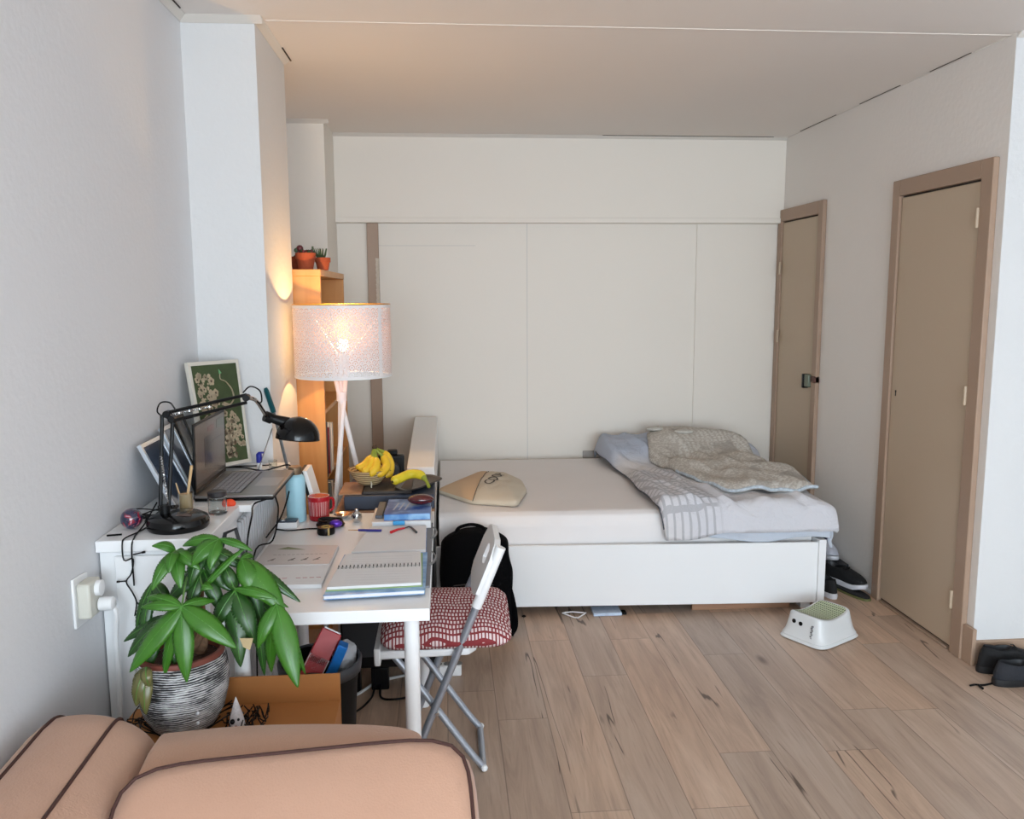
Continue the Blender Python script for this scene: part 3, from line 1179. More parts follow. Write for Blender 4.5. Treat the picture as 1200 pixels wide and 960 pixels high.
def m_pot():
    m, nt, b = nt_new('rough_black_white_ribbed_ceramic')
    g = G(nt)
    x, y, z, v = g.coords()
    n = g.noise(g.vec(g.math('MULTIPLY', x, 12.0), g.math('MULTIPLY', y, 12.0), g.math('MULTIPLY', z, 30.0)), 1.0, 4)
    rib = g.math('SINE', g.math('ADD', g.math('MULTIPLY', z, 1150.0), g.math('MULTIPLY', n, 14.0)))
    patch = g.noise(g.vec(g.math('MULTIPLY', x, 18.0), g.math('MULTIPLY', y, 18.0), g.math('MULTIPLY', z, 60.0)), 1.0, 5, 0.7)
    big = g.noise(v, 9.0, 2)
    k = g.step(g.math('ADD', g.math('ADD', g.math('MULTIPLY', rib, 0.14), patch), g.math('MULTIPLY', big, 0.7)), 0.74, 0.96)
    g.put(b.inputs['Base Color'], g.mix(k, lin((34, 32, 34)), lin((222, 220, 220))))
    b.inputs['Roughness'].default_value = 0.7
    g.bump(rib, 0.6, 0.003, b)
    return m


t = thing('potted_plant', 'leafy green money tree in a black and white ribbed pot behind the sofa', 'plant', (px_, py_, pz_))
pot = MB().lathe([(0.055, 0.0), (0.075, 0.01), (0.094, 0.045), (0.106, 0.095), (0.109, 0.135), (0.104, 0.172), (0.100, 0.182), (0.093, 0.182), (0.092, 0.15)], (px_, py_, pz_), 48)
pot.build('pot', m_pot(), t, angle=60)
MB().lathe([(0.0995, 0.180), (0.101, 0.187), (0.099, 0.194), (0.090, 0.194), (0.0885, 0.17)], (px_, py_, pz_), 48, cap=False).build('inner_pot_rim', mat('brown_red_plastic', (116, 58, 44), 0.6), t, angle=60)
MB().lathe([(0.088, 0.155), (0.088, 0.168), (0.03, 0.176), (0.0, 0.178)], (px_, py_, pz_), 32).build('soil', M_soil, t)
# braided trunk
tr = MB()
for s_ in range(3):
    pts = []
    for i in range(26):
        f = i / 25
        a = f * 3.2 * PI + s_ * 2 * PI / 3
        r_ = 0.013 * (1 - 0.2 * f)
        pts.append((px_ + 0.030 + r_ * math.cos(a), py_ + 0.03 + r_ * math.sin(a), pz_ + 0.15 + f * 0.20))
    tr.tube(pts, [0.0135, 0.0115], 10)
tr.lathe([(0.014, 0), (0.024, 0.012), (0.020, 0.028), (0.010, 0.036)], (px_ + 0.030, py_ + 0.03, pz_ + 0.335), 12)
tr.build('trunk', mat('brown_bark', (112, 84, 62), 0.9, var=0.35, vscale=60, bump=0.8, bscale=80), t)


def m_leaf(name, c1, c2):
    m, nt, b = nt_new(name)
    g = G(nt)
    x, y, z, v = g.coords()
    c = g.mix(g.noise(v, 25, 2), lin(c1), lin(c2))
    g.put(b.inputs['Base Color'], c)
    b.inputs['Roughness'].default_value = 0.32
    b.inputs['Subsurface Weight'].default_value = 0.0
    return m


M_leafA = m_leaf('fresh_green_leaf', (46, 96, 24), (68, 122, 34))
M_leafB = m_leaf('deep_green_leaf', (28, 62, 22), (42, 82, 28))
M_leafC = m_leaf('withered_olive_leaf', (84, 86, 48), (112, 104, 62))
M_leafV = m_leaf('pale_leaf_vein', (70, 128, 48), (84, 140, 58))


def leaflet(mb, vb, base, tip, width, droop=0.03, fold=0.25, up=None):
    base, tip = Vector(base), Vector(tip)
    L = (tip - base).length
    d = (tip - base).normalized()
    upv = Vector(up) if up is not None else Vector((0.0, -0.72, 0.69))
    side = d.cross(upv)
    if side.length < 1e-4:
        side = Vector((1, 0, 0))
    side.normalize()
    nn = side.cross(d).normalized()
    NU, NV = 6, 34
    vs = []
    for j in range(NV + 1):
        f = j / NV
        w_ = width * 0.5 * (math.sin(PI * min(1, f ** 0.8)) ** 0.8) * (1 - 0.1 * f) + 0.0008
        ce = base.lerp(tip, f) + nn * (droop * 4 * f * (1 - f) * 0.8)
        for i in range(NU + 1):
            s_ = (i / NU) * 2 - 1
            rip = 0.0024 * math.sin((f - abs(s_) * 0.10) * 95) * (0.3 + 0.7 * abs(s_)) * math.sin(PI * f)
            vs.append(ce + side * w_ * s_ + nn * (-fold * w_ * (s_ * s_) + fold * w_ * 0.3 + rip))
    fs = []
    for j in range(NV):
        for i in range(NU):
            a = j * (NU + 1) + i
            fs.append((a, a + 1, a + NU + 2, a + NU + 1))
    mb.add(vs, fs)
    vb.tube([base.lerp(tip, f / 10) + nn * (droop * 3.2 * (f / 10) * (1 - f / 10) + 0.0022) for f in range(0, 10)], [0.0013, 0.0005], 5)


TRK = Vector((px_ + 0.030, py_ + 0.03, pz_ + 0.36))
# (material, hub (px,py,depth), [(tip px, tip py, depth, width m), ...])
HUBS = [
    ('A', (213, 711, 1.90), [(165, 712, 1.90, 0.028), (152, 788, 1.87, 0.052), (172, 700, 1.93, 0.030), (219, 800, 1.86, 0.048), (277, 760, 1.87, 0.052), (192, 796, 1.90, 0.03), (252, 704, 1.95, 0.026)]),
    ('B', (196, 722, 1.97), [(150, 770, 1.93, 0.04), (145, 752, 1.97, 0.03), (160, 815, 1.93, 0.035), (205, 780, 1.93, 0.035)]),
    ('A', (324, 708, 1.93), [(349, 806, 1.86, 0.058), (302, 760, 1.90, 0.036), (318, 788, 1.98, 0.035), (358, 790, 1.94, 0.025)]),
    ('B', (276, 692, 1.96), [(250, 738, 1.93, 0.045), (282, 782, 1.90, 0.055), (300, 755, 1.92, 0.050), (262, 660, 1.98, 0.032)]),
    ('A', (276, 690, 1.95), [(325, 702, 1.93, 0.026), (338, 712, 1.95, 0.022)]),
    ('A', (283, 655, 1.98), [(334, 718, 1.93, 0.062), (300, 700, 1.95, 0.046), (296, 655, 2.02, 0.02)]),
    ('B', (283, 655, 1.99), [(312, 742, 1.97, 0.04), (352, 706, 1.96, 0.03)]),
    ('A', (206, 646, 1.98), [(178, 692, 1.93, 0.034), (178, 640, 1.96, 0.026), (212, 690, 1.93, 0.035), (235, 668, 1.95, 0.030), (198, 672, 1.92, 0.030)]),
    ('B', (240, 640, 2.00), [(205, 668, 1.97, 0.036), (222, 690, 1.96, 0.04), (262, 690, 1.97, 0.042), (290, 668, 2.0, 0.034), (250, 632, 2.03, 0.024)]),
    ('A', (257, 632, 1.98), [(224, 664, 1.94, 0.044), (246, 668, 1.93, 0.034), (296, 646, 1.97, 0.020), (214, 640, 2.0, 0.03)]),
    ('B', (238, 668, 1.99), [(196, 706, 1.97, 0.04), (290, 700, 1.98, 0.032), (222, 722, 1.96, 0.034), (264, 722, 1.97, 0.036)]),
    ('B', (180, 682, 2.01), [(176, 716, 2.0, 0.026), (160, 742, 1.99, 0.024), (200, 712, 2.0, 0.035), (168, 765, 1.97, 0.03)]),
    ('C', (172, 782, 1.88), [(160, 828, 1.86, 0.034), (171, 838, 1.85, 0.034), (176, 806, 1.86, 0.026), (157, 808, 1.88, 0.022)]),
    ('B', (302, 700, 2.0), [(310, 792, 1.98, 0.03), (342, 760, 1.98, 0.03)]),
    ('A', (238, 690, 1.95), [(290, 640, 1.98, 0.018), (250, 690, 1.93, 0.024)]),
]
fol = {'A': MB(), 'B': MB(), 'C': MB()}
vein, stem = MB(), MB()
for kind, hub, tips in HUBS:
    h = at(*hub)
    for (tx, ty, td, wd) in tips:
        leaflet(fol[kind], vein, h, at(tx, ty, td), wd, droop=0.012 + 0.012 * random.random(), fold=0.30)
    if kind != 'C':
        mid = TRK.lerp(h, 0.5) + Vector((0, 0, 0.035))
        stem.tube([TRK, mid, h], [0.0028, 0.002], 6, smooth=5)
stem.tube([TRK + Vector((-0.02, 0, -0.02)), at(184, 740, 1.98), at(176, 780, 1.93)], [0.0025, 0.002], 6, smooth=5)
fol['A'].build('foliage', M_leafA, t, solid=0.0006, angle=180)
fol['B'].build('foliage', M_leafB, t, solid=0.0006, angle=180)
fol['C'].build('foliage', M_leafC, t, solid=0.0006, angle=180)['label'] = 'withered olive leaves'
vein.build('leaf_veins', M_leafV, t)
stem.build('stems', mat('green_stem', (84, 120, 56), 0.6), t)
MB().prism([at(281, 748, 1.89), at(297, 748, 1.89), at(293, 762, 1.89), at(289, 760, 1.89), at(285, 758, 1.89)], (0, -0.0015, 0)).build('dead_leaf_tip', mat('dry_tan_leaf', (176, 156, 118), 0.9), t)

# black string lights round the pot
rs = random.Random(3)
nb = MB()
for k in range(16):
    a0 = k / 16 * 2 * PI
    pts = []
    for i in range(7):
        a = a0 + i * 0.28 * (1 if k % 2 else -1)
        r_ = 0.075 + 0.045 * rs.random()
        x_ = px_ + r_ * math.cos(a) * 1.25 * 0.95
        y_ = py_ + r_ * math.sin(a) * 0.7
        y_ = min(max(y_, 1.922), 2.068)
        if (x_ - px_) ** 2 + (y_ - py_) ** 2 < 0.0078:
            q = Vector((x_ - px_, y_ - py_)).normalized() * 0.07
            x_, y_ = px_ + q.x, py_ + q.y
            z_ = 0.5245
        else:
            z_ = 0.524 + 0.035 * rs.random()
        pts.append((x_, y_, z_))
    nb.tube(pts, 0.0016, 5, smooth=3)
for k in range(9):
    x_ = px_ + 0.12 + 0.07 * rs.random()
    pts = [(x_ + 0.02 * rs.random(), 1.93 + 0.014 * i, 0.5225 + 0.03 * abs(math.sin(i * 1.7 + k))) for i in range(8)]
    nb.tube(pts, 0.0016, 5, smooth=3)
t = thing('string_lights', 'black string lights tangled round the foot of the ribbed plant pot', 'string lights', (px_, py_, 0.522))
nb.build('cable', M_black, t)
lb = MB()
for q in ((232, 836, 1.895), (232, 848, 1.893)):
    lb.ball(at(*q), 0.0045, 10)
lb.build('bulb', mat('clear_bulb_bead', (220, 222, 226), 0.15), t)
# little gnome
q = at(275, 846, 1.93)
t = thing('christmas_figurine', 'tiny white cone shaped Christmas figurine with black and red spots beside the plant pot', 'figurine', (q.x, 1.95, 0.521))
MB().lathe([(0.020, 0), (0.021, 0.01), (0.014, 0.045), (0.005, 0.075), (0.001, 0.088)], (q.x, 1.95, 0.521), 20).build('cone_body', mat('glittery_white', (206, 200, 200), 0.6, var=0.15, vscale=200), t)
sp_ = MB()
sp_.ball((q.x - 0.006, 1.933, 0.555), 0.0062, 10).ball((q.x + 0.007, 1.937, 0.558), 0.0036, 8)
sp_.build('black_spots', M_black, t)
MB().ball((q.x + 0.002, 1.931, 0.541), 0.005, 10).build('red_nose', mat('dark_red_felt', (120, 24, 34), 0.8), t)

# ------------------------------------------------------------------ CABINET + SHELF + RADIATOR (left wall)
ZC = 0.925
t = thing('cabinet', 'white cabinet against the left wall behind the potted plant', 'cabinet', (-0.78, 2.4, 0))
CXR = -0.635
B(XL + 0.004, CXR - 0.008, 2.235, 2.56, 0.0, ZC - 0.035).build('body', M_white2, t, bevel=0.002)
B(XL + 0.002, CXR, 2.215, 2.565, ZC - 0.032, ZC).build('cabinet_top', M_white2, t, bevel=0.003)
B(XL + 0.045, CXR - 0.03, 2.222, 2.235, 0.03, ZC - 0.045).build('door', M_white2, t, bevel=0.003)
tag(B(XL + 0.002, -0.60, 2.568, 3.236, ZC - 0.022, ZC).build('wall_shelf', M_white2, bevel=0.002), 'white board over the radiator carrying the open laptop', 'shelf')
t = thing('radiator', 'white ribbed radiator below the laptop, between cabinet and chimney breast', 'radiator', (-0.72, 2.9, 0.1))
B(-0.80, -0.665, 2.60, 3.20, 0.12, 0.88).build('radiator_body', M_white, t, bevel=0.006)
rb = MB()
for i in range(17):
    yy = 2.612 + i * 0.0345
    rb.box(-0.665, -0.645, yy, yy + 0.022, 0.14, 0.86)
rb.build('fins', mat('radiator_enamel', (208, 210, 214), 0.35), t, bevel=0.006)
for zb in (0.8, 0.2):
    MB().cyl((XL + 0.002, 2.9, zb), (-0.80, 2.9, zb), 0.01).build('bracket', M_white, t)

# ------------------------------------------------------------------ DESK
DX0, DX1, DY0, DY1, DZ = -0.598, -0.052, 2.115, 3.115, 0.75
t = thing('desk', 'small white desk covered with books and papers next to the radiator', 'desk', ((DX0 + DX1) / 2, (DY0 + DY1) / 2, 0))
B(DX0, DX1, DY0, DY1, DZ - 0.034, DZ).build('tabletop', M_white2, t, bevel=0.002)
for a in (DX0 + 0.05, DX1 - 0.05):
    for b_ in (DY0 + 0.05, DY1 - 0.05):
        MB().lathe([(0.0195, 0), (0.0205, 0.02), (0.0205, DZ - 0.036), ], (a, b_, 0), 20).build('leg', M_white, t)

# black drawer unit behind the desk
t = thing('bedside_unit', 'black bedside unit between the desk and the bed', 'bedside unit', (-0.22, 3.36, 0))
NX0, NX1, NY0, NY1 = -0.425, -0.055, 3.17, 3.56
B(NX0, NX1, NY0, NY1, 0.11, 0.725).build('body', M_black, t, bevel=0.004)
B(NX0 - 0.005, NX1 + 0.003, NY0 - 0.01, NY1 + 0.005, 0.726, 0.744).build('unit_top', M_brownboard, t, bevel=0.003)
B(NX0 + 0.01, NX1 - 0.01, NY0 - 0.012, NY0, 0.16, 0.68).build('back_sheet', M_darkgrey, t, bevel=0.002)
for a in (NX0 + 0.03, NX1 - 0.07):
    for b_ in (NY0 + 0.02, NY1 - 0.06):
        B(a, a + 0.04, b_, b_ + 0.04, 0, 0.11).build('leg', M_black, t)
tag(B(-0.395, -0.052, 3.175, 3.50, 0.745, 0.80).build('storage_box', mat('dark_navy_box', (48, 58, 76), 0.5, var=0.1, vscale=10), bevel=0.004), 'flat navy blue box under the banana basket', 'box')
tag(B(-0.418, -0.33, 3.19, 3.40, 0.801, 0.806).build('brown_board', M_brownboard, bevel=0.002), 'thin brown board on the navy box left of the basket', 'board')
tag(B(-0.325, -0.14, 3.20, 3.46, 0.801, 0.812).build('dark_folder', mat('dark_brown_folder', (62, 52, 46), 0.6), bevel=0.001), 'thin dark folder right under the banana basket', 'folder')

# banana basket
bx, by, bz = at(433, 566, 3.33).x, 3.33, 0.815


def m_basket():
    m, nt, b = nt_new('woven_straw')
    g = G(nt)
    x, y, z, v = g.coords()
    n = g.math('SINE', g.math('MULTIPLY', z, 700.0))
    g.put(b.inputs['Base Color'], g.mix(g.step(g.math('ADD', n, g.noise(v, 60, 2)), -0.3, 1.2), lin((150, 118, 76)), lin((222, 196, 150))))
    b.inputs['Roughness'].default_value = 0.85
    g.bump(n, 0.6, 0.003, b)
    return m


t = thing('fruit_basket', 'small round woven straw basket holding bananas', 'basket', (bx, by, bz))
MB().lathe([(0.038, 0), (0.045, 0.004), (0.066, 0.03), (0.080, 0.056), (0.083, 0.060), (0.079, 0.061), (0.062, 0.034), (0.042, 0.01), (0.0, 0.008)], (bx, by, bz), 40).build('basket_bowl', m_basket(), t, angle=60)
MB().tube([(bx + 0.01, by - 0.05, bz + 0.02), (bx + 0.014, by - 0.062, bz + 0.008), (bx + 0.012, by - 0.064, bz + 0.0), (bx + 0.02, by - 0.07, bz - 0.012)], 0.0025, 6, smooth=4).build('ribbon', mat('cream_ribbon', (220, 210, 190), 0.7), t)


def m_banana():
    m, nt, b = nt_new('banana_skin')
    g = G(nt)
    x, y, z, v = g.coords()
    c = g.mix(g.noise(v, 14, 3), lin((222, 174, 28)), lin((238, 196, 52)))
    spots = g.step(g.noise(v, 70, 3), 0.66, 0.72)
    c = g.mix(g.math('MULTIPLY', spots, 0.7), c, lin((104, 66, 26)))
    g.put(b.inputs['Base Color'], c)
    b.inputs['Roughness'].default_value = 0.45
    return m


M_ban, M_stemg, M_tipb = m_banana(), mat('green_banana_neck', (140, 150, 50), 0.6), mat('brown_banana_tip', (66, 44, 26), 0.8)
M_bang = mat('greenish_banana_skin', (214, 192, 44), 0.45, var=0.12, vscale=30)


def banana(pts, r, parent, skin):
    """pts from stem to tip"""
    c = catmull(pts, 7)
    N = len(c)
    rad = []
    for i in range(N):
        f = i / (N - 1)
        if f < 0.14:
            q = 0.36
        elif f < 0.34:
            q = lerp(0.36, 1, sstep(f, 0.14, 0.34))
        elif f < 0.8:
            q = 1
        else:
            q = lerp(1, 0.3, sstep(f, 0.8, 1.0))
        rad.append(r * q)
    k = int(N * 0.24)
    e = N - 2
    MB().tube(c[k:e + 1], rad[k:e + 1], 6 * 2).build('peel', skin, parent)
    MB().tube(c[:k + 1], [x * 1.01 for x in rad[:k + 1]], 8).build('stalk', M_stemg, parent)
    MB().tube(c[e:], [rad[e] * 1.0, r * 0.22], 8).build('tip', M_tipb, parent)


Cn = at(438, 527, 3.33)
BAN = [
    [(438, 527, 3.335), (435, 536, 3.325), (428, 545, 3.305), (421, 549, 3.29), (419, 551, 3.285)],
    [(438, 527, 3.33), (437, 538, 3.31), (433, 548, 3.285), (427, 553, 3.272), (423, 554, 3.268)],
    [(439, 527, 3.33), (441, 539, 3.305), (440, 549, 3.275), (435, 554, 3.262), (432, 555, 3.26)],
    [(440, 527, 3.335), (449, 536, 3.335), (453, 546, 3.315), (447, 554, 3.285), (439, 556, 3.268)],
    [(440, 526, 3.345), (450, 531, 3.37), (457, 543, 3.36), (456, 554, 3.34), (450, 559, 3.32)],
]
LB = ['small banana at the far left of the bunch in the basket', 'second banana from the left in the basket bunch', 'middle banana curving down the front of the basket bunch', 'low front banana lying to the right in the basket bunch', 'large banana arching at the right back of the basket bunch']
for i, b_ in enumerate(BAN):
    t = thing('banana', LB[i], 'banana', tuple(at(*b_[2])), group='bananas in the straw basket')
    banana([at(*q) for q in b_], 0.0175, t, M_ban)
# shared crown of the bunch is part of the tallest banana
MB().lathe([(0.008, 0), (0.010, 0.014), (0.007, 0.024)], at(439, 528.5, 3.335), 10).build('crown', M_tipb, t)

# tray with one banana, keys
TRC = at(487, 567, 3.27)
t = thing('tray', 'dark leaf shaped tray beside the fruit basket holding a single banana', 'tray', (TRC.x, 3.30, 0.801))
TP = []
O_ = [(462, 571), (474, 575), (492, 571), (519, 560), (507, 556), (488, 556), (470, 560)]
tv = [onz(a, b_, 0.822) for a, b_ in O_]
tcn = sum(tv, Vector()) / len(tv)
mb = MB()


def tray(u, v):
    a = u * 2 * PI
    d2 = Vector((math.cos(a), math.sin(a)))
    r_ = outline(a, [q.xy for q in tv], tcn.xy)
    q = tcn.xy + d2 * r_ * v
    return Vector((q.x, q.y, 0.804 + 0.016 * v ** 3))


mb.grid(lambda u, v: tray(u, max(v, 0.001)), 60, 12, wrap=True)
mb.build('tray_body', mat('dark_slate_glaze', (66, 60, 56), 0.4), t, solid=0.004, angle=80)
t = thing('banana', 'single straight greenish banana lying on the dark tray', 'banana', (TRC.x, 3.28, 0.82))
banana([at(503, 571, 3.205), at(499, 563, 3.23), at(492, 556.5, 3.26), (at(480, 556, 3.27)), at(468, 561, 3.24), at(462, 563.5, 3.22), at(459.5, 565, 3.21)], 0.0185, t, M_bang)
t = thing('key_ring', 'small bunch of silver keys between the basket and the tray', 'keys', tuple(at(464, 571, 3.19)))
kc = onz(463, 573, 0.803)
kb = MB()
kb.tube([kc + Vector((0.013 * math.cos(a), 0.010 * math.sin(a), 0.004)) for a in [k * PI / 8 for k in range(16)]], 0.0014, 6, closed=True)
kb.build('split_ring', M_silver, t)
for a in (0.2, -0.5, 2.8):
    d2 = Vector((math.cos(a), math.sin(a), 0)) * 0.013 + kc
    k = MB()
    e = Vector((math.cos(a), math.sin(a), 0))
    s2 = Vector((-e.y, e.x, 0))
    k.lathe([(0.008, 0), (0.008, 0.002)], d2 + e * 0.008 + Vector((0, 0, 0.003)), 12)
    k.prism([d2 + e * 0.014 - s2 * 0.003 + Vector((0, 0, 0.003)), d2 + e * 0.036 - s2 * 0.002 + Vector((0, 0, 0.003)), d2 + e * 0.036 + s2 * 0.002 + Vector((0, 0, 0.003)), d2 + e * 0.014 + s2 * 0.003 + Vector((0, 0, 0.003))], (0, 0, 0.002))
    k.build('key', mat('brass_key', (186, 170, 130), 0.3, metal=0.9), t)

# black camera behind
q = at(461, 540, 3.60)
t = thing('photo_camera', 'black camera with its strap standing behind the banana basket', 'camera', (q.x, 3.6, 0.745))
B(q.x - 0.060, q.x + 0.05, 3.52, 3.558, 0.745, 0.890).build('camera_body', M_black, t, bevel=0.008, seg=3)
MB().lathe([(0.030, 0), (0.032, 0.02), (0.028, 0.045), (0.024, 0.046)], (q.x + 0.0, 3.52, 0.835), 24, axis=(0, -1, 0)).build('lens', M_darkgrey, t)
B(q.x - 0.02, q.x + 0.022, 3.522, 3.553, 0.890, 0.912).build('viewfinder_hump', M_black, t, bevel=0.005)
MB().tube([(q.x - 0.060, 3.54, 0.88), (q.x - 0.078, 3.535, 0.84), (q.x - 0.073, 3.515, 0.77), (q.x - 0.05, 3.508, 0.748), (q.x - 0.01, 3.508, 0.748)], 0.004, 6, smooth=4).build('strap', M_blackf, t)

# ------------------------------------------------------------------ BOOKCASE
t = thing('bookcase', 'tall narrow birch bookcase in the alcove behind the floor lamp', 'bookcase', (-0.72, 4.28, 0))
SX0, SX1, SY0, SY1, SZ = -0.90, -0.553, 3.86, 4.74, 1.675
B(SX0, SX1, SY0, SY0 + 0.02, 0, SZ - 0.03).build('side_panel', M_birch, t, bevel=0.002)
B(SX0, SX1, SY1 - 0.02, SY1, 0, SZ - 0.03).build('side_panel', M_birch, t, bevel=0.002)
B(SX0, SX1 + 0.002, SY0, SY1, SZ - 0.03, SZ).build('top_panel', M_birch, t, bevel=0.002)
B(SX0 - 0.004, SX0, SY0, SY1, 0, SZ - 0.03).build('back_panel', M_birch, t)
SH = [0.08, 0.42, 0.70, 1.01, 1.35]
for z in SH:
    B(SX0, SX1 - 0.01, SY0 + 0.02, SY1 - 0.02, z, z + 0.02).build('shelf', M_birch, t, bevel=0.002)
COLS = [((30, 30, 34), 'black'), ((206, 200, 196), 'pale grey'), ((130, 40, 44), 'dark red'), ((90, 96, 104), 'slate grey'), ((216, 210, 200), 'cream'), ((46, 52, 70), 'dark blue'), ((150, 130, 112), 'brown'), ((180, 60, 60), 'red'), ((110, 120, 124), 'grey green')]
BM = [mat('book_cover_' + n_.replace(' ', '_'), c, 0.5) for c, n_ in COLS]
ORD = ['nearest', 'second', 'third', 'fourth', 'fifth', 'sixth', 'seventh', 'eighth', 'ninth', 'tenth', 'eleventh']


def book_upright(x1_, y, z, th, dep, h, m, label, group):
    r = thing('book', label, 'book', (x1_ - dep / 2, y + th / 2, z), group=group)
    B(x1_ - dep, x1_, y, y + 0.003, z, z + h).box(x1_ - dep, x1_, y + th - 0.003, y + th, z, z + h).box(x1_ - 0.003, x1_, y + 0.003, y + th - 0.003, z, z + h).build('cover', m, r, bevel=0.001)
    B(x1_ - dep + 0.003, x1_ - 0.004, y + 0.0035, y + th - 0.0035, z + 0.003, z + h - 0.003).build('pages', M_paper, r)
    return r


rs = random.Random(11)
for (si, z, seq) in ((0, SH[2] + 0.02, [0, 5, 0, 2, 1, 1, 4, 3]), (1, SH[1] + 0.02, [3, 0, 8, 3, 1, 0, 3, 6, 0])):
    y = SY0 + 0.022
    for i, ci in enumerate(seq):
        th = [0.03, 0.022, 0.034, 0.026, 0.03, 0.024, 0.036, 0.028, 0.03][i]
        h = [0.235, 0.21, 0.25, 0.22, 0.24, 0.2, 0.23, 0.21, 0.22][i] * (1.0 if si == 0 else 0.98)
        book_upright(SX1 + 0.004 - 0.012 * rs.random(), y + 0.001, z + 0.0005, th, 0.17, h, BM[ci],
                     '%s upright book, %s on the %s of the bookcase' % (COLS[ci][1], ORD[i], 'middle shelf' if si == 0 else 'next lower shelf'),
                     'books on the bookcase shelves')
        y += th + 0.002
# flat stack of magazines + a dark dried posy on the shelf above
q = (SX1 - 0.09, SY0 + 0.14, SH[3] + 0.021)
t = thing('dried_posy', 'small dark posy in a brown pot on the bookcase shelf just below the lamp shade', 'plant', q)
MB().lathe([(0.025, 0), (0.034, 0.045), (0.03, 0.045), (0.02, 0.03)], q, 20).build('pot', M_darkwood, t)
dp = MB()
for i in range(26):
    a = rs.random() * 2 * PI
    dp.ball((q[0] + 0.03 * math.cos(a) * rs.random(), q[1] + 0.03 * math.sin(a) * rs.random(), q[2] + 0.05 + 0.03 * rs.random()), 0.009, 8)
dp.build('flower_heads', mat('dark_plum_flowers', (56, 34, 40), 0.9), t)

# terracotta pots on top
def terrapot(x_, y_, r_, h_, label):
    r = thing('potted_succulent', label, 'plant', (x_, y_, SZ + 0.0005), group='terracotta pots on the bookcase')
    z_ = SZ + 0.0005
    MB().lathe([(r_ * 0.70, 0), (r_ * 0.9, h_ * 0.62), (r_ * 0.91, h_ * 0.63), (r_, h_ * 0.64), (r_, h_), (r_ * 0.9, h_), (r_ * 0.87, h_ * 0.85)], (x_, y_, z_), 32).build('pot', M_terra, r)
    MB().lathe([(r_ * 0.86, h_ * 0.80), (r_ * 0.86, h_ * 0.88), (0, h_ * 0.9)], (x_, y_, z_), 24).build('soil', M_soil, r)
    return r, z_ + h_


M_succ, M_succ2 = mat('dark_green_succulent', (58, 78, 52), 0.5, var=0.2, vscale=40), mat('purple_red_succulent', (104, 48, 52), 0.5)
P1 = at(358, 302, 3.94)
r, zt = terrapot(P1.x, 3.94, 0.046, 0.074, 'largest terracotta pot of low reddish succulents on top of the bookcase')
mb, m2 = MB(), MB()
for i in range(34):
    a = rs.random() * 2 * PI
    rr = 0.036 * math.sqrt(rs.random())
    (m2 if i % 3 == 0 else mb).ball((P1.x + rr * math.cos(a), 3.94 + rr * math.sin(a), zt - 0.004 + 0.014 * rs.random()), 0.008, 8)
m2.ball((P1.x - 0.022, 3.93, zt + 0.020), 0.016, 10)
mb.ball((P1.x - 0.038, 3.93, zt + 0.012), 0.011, 10)
mb.tube([(P1.x + 0.03, 3.94, zt - 0.01), (P1.x + 0.034, 3.94, zt + 0.03)], 0.0045, 8)
mb.build('succulent_leaves', M_succ, r)
m2.build('red_rosettes', M_succ2, r)
P2 = at(377, 305, 4.0)
r, zt = terrapot(P2.x - 0.002, 4.045, 0.036, 0.058, 'terracotta pot with a spiky green succulent at the right on top of the bookcase')
mb = MB()
for i in range(18):
    a = i * 2.4
    tl = 0.016 + 0.016 * rs.random()
    b0 = Vector((P2.x - 0.008 + 0.008 * math.cos(a), 4.045 + 0.008 * math.sin(a), zt - 0.01))
    mb.tube([b0, b0 + Vector((tl * math.cos(a) * 0.5, tl * math.sin(a) * 0.5, 0.022)), b0 + Vector((tl * math.cos(a) * 0.8, tl * math.sin(a) * 0.8, 0.052))], [0.006, 0.001], 6)
mb.build('spiky_leaves', M_succ, r)
P3 = at(349, 304, 4.06)
r, zt = terrapot(P3.x + 0.008, 4.045, 0.042, 0.062, 'dark terracotta pot at the left rear on top of the bookcase')
MB().ball((P3.x, 4.045, zt), 0.018, 10, sc=(1, 1, 0.6)).build('succulent_leaves', M_succ, r)

# ------------------------------------------------------------------ FLOOR LAMP
LX, LY = -0.432, 3.60


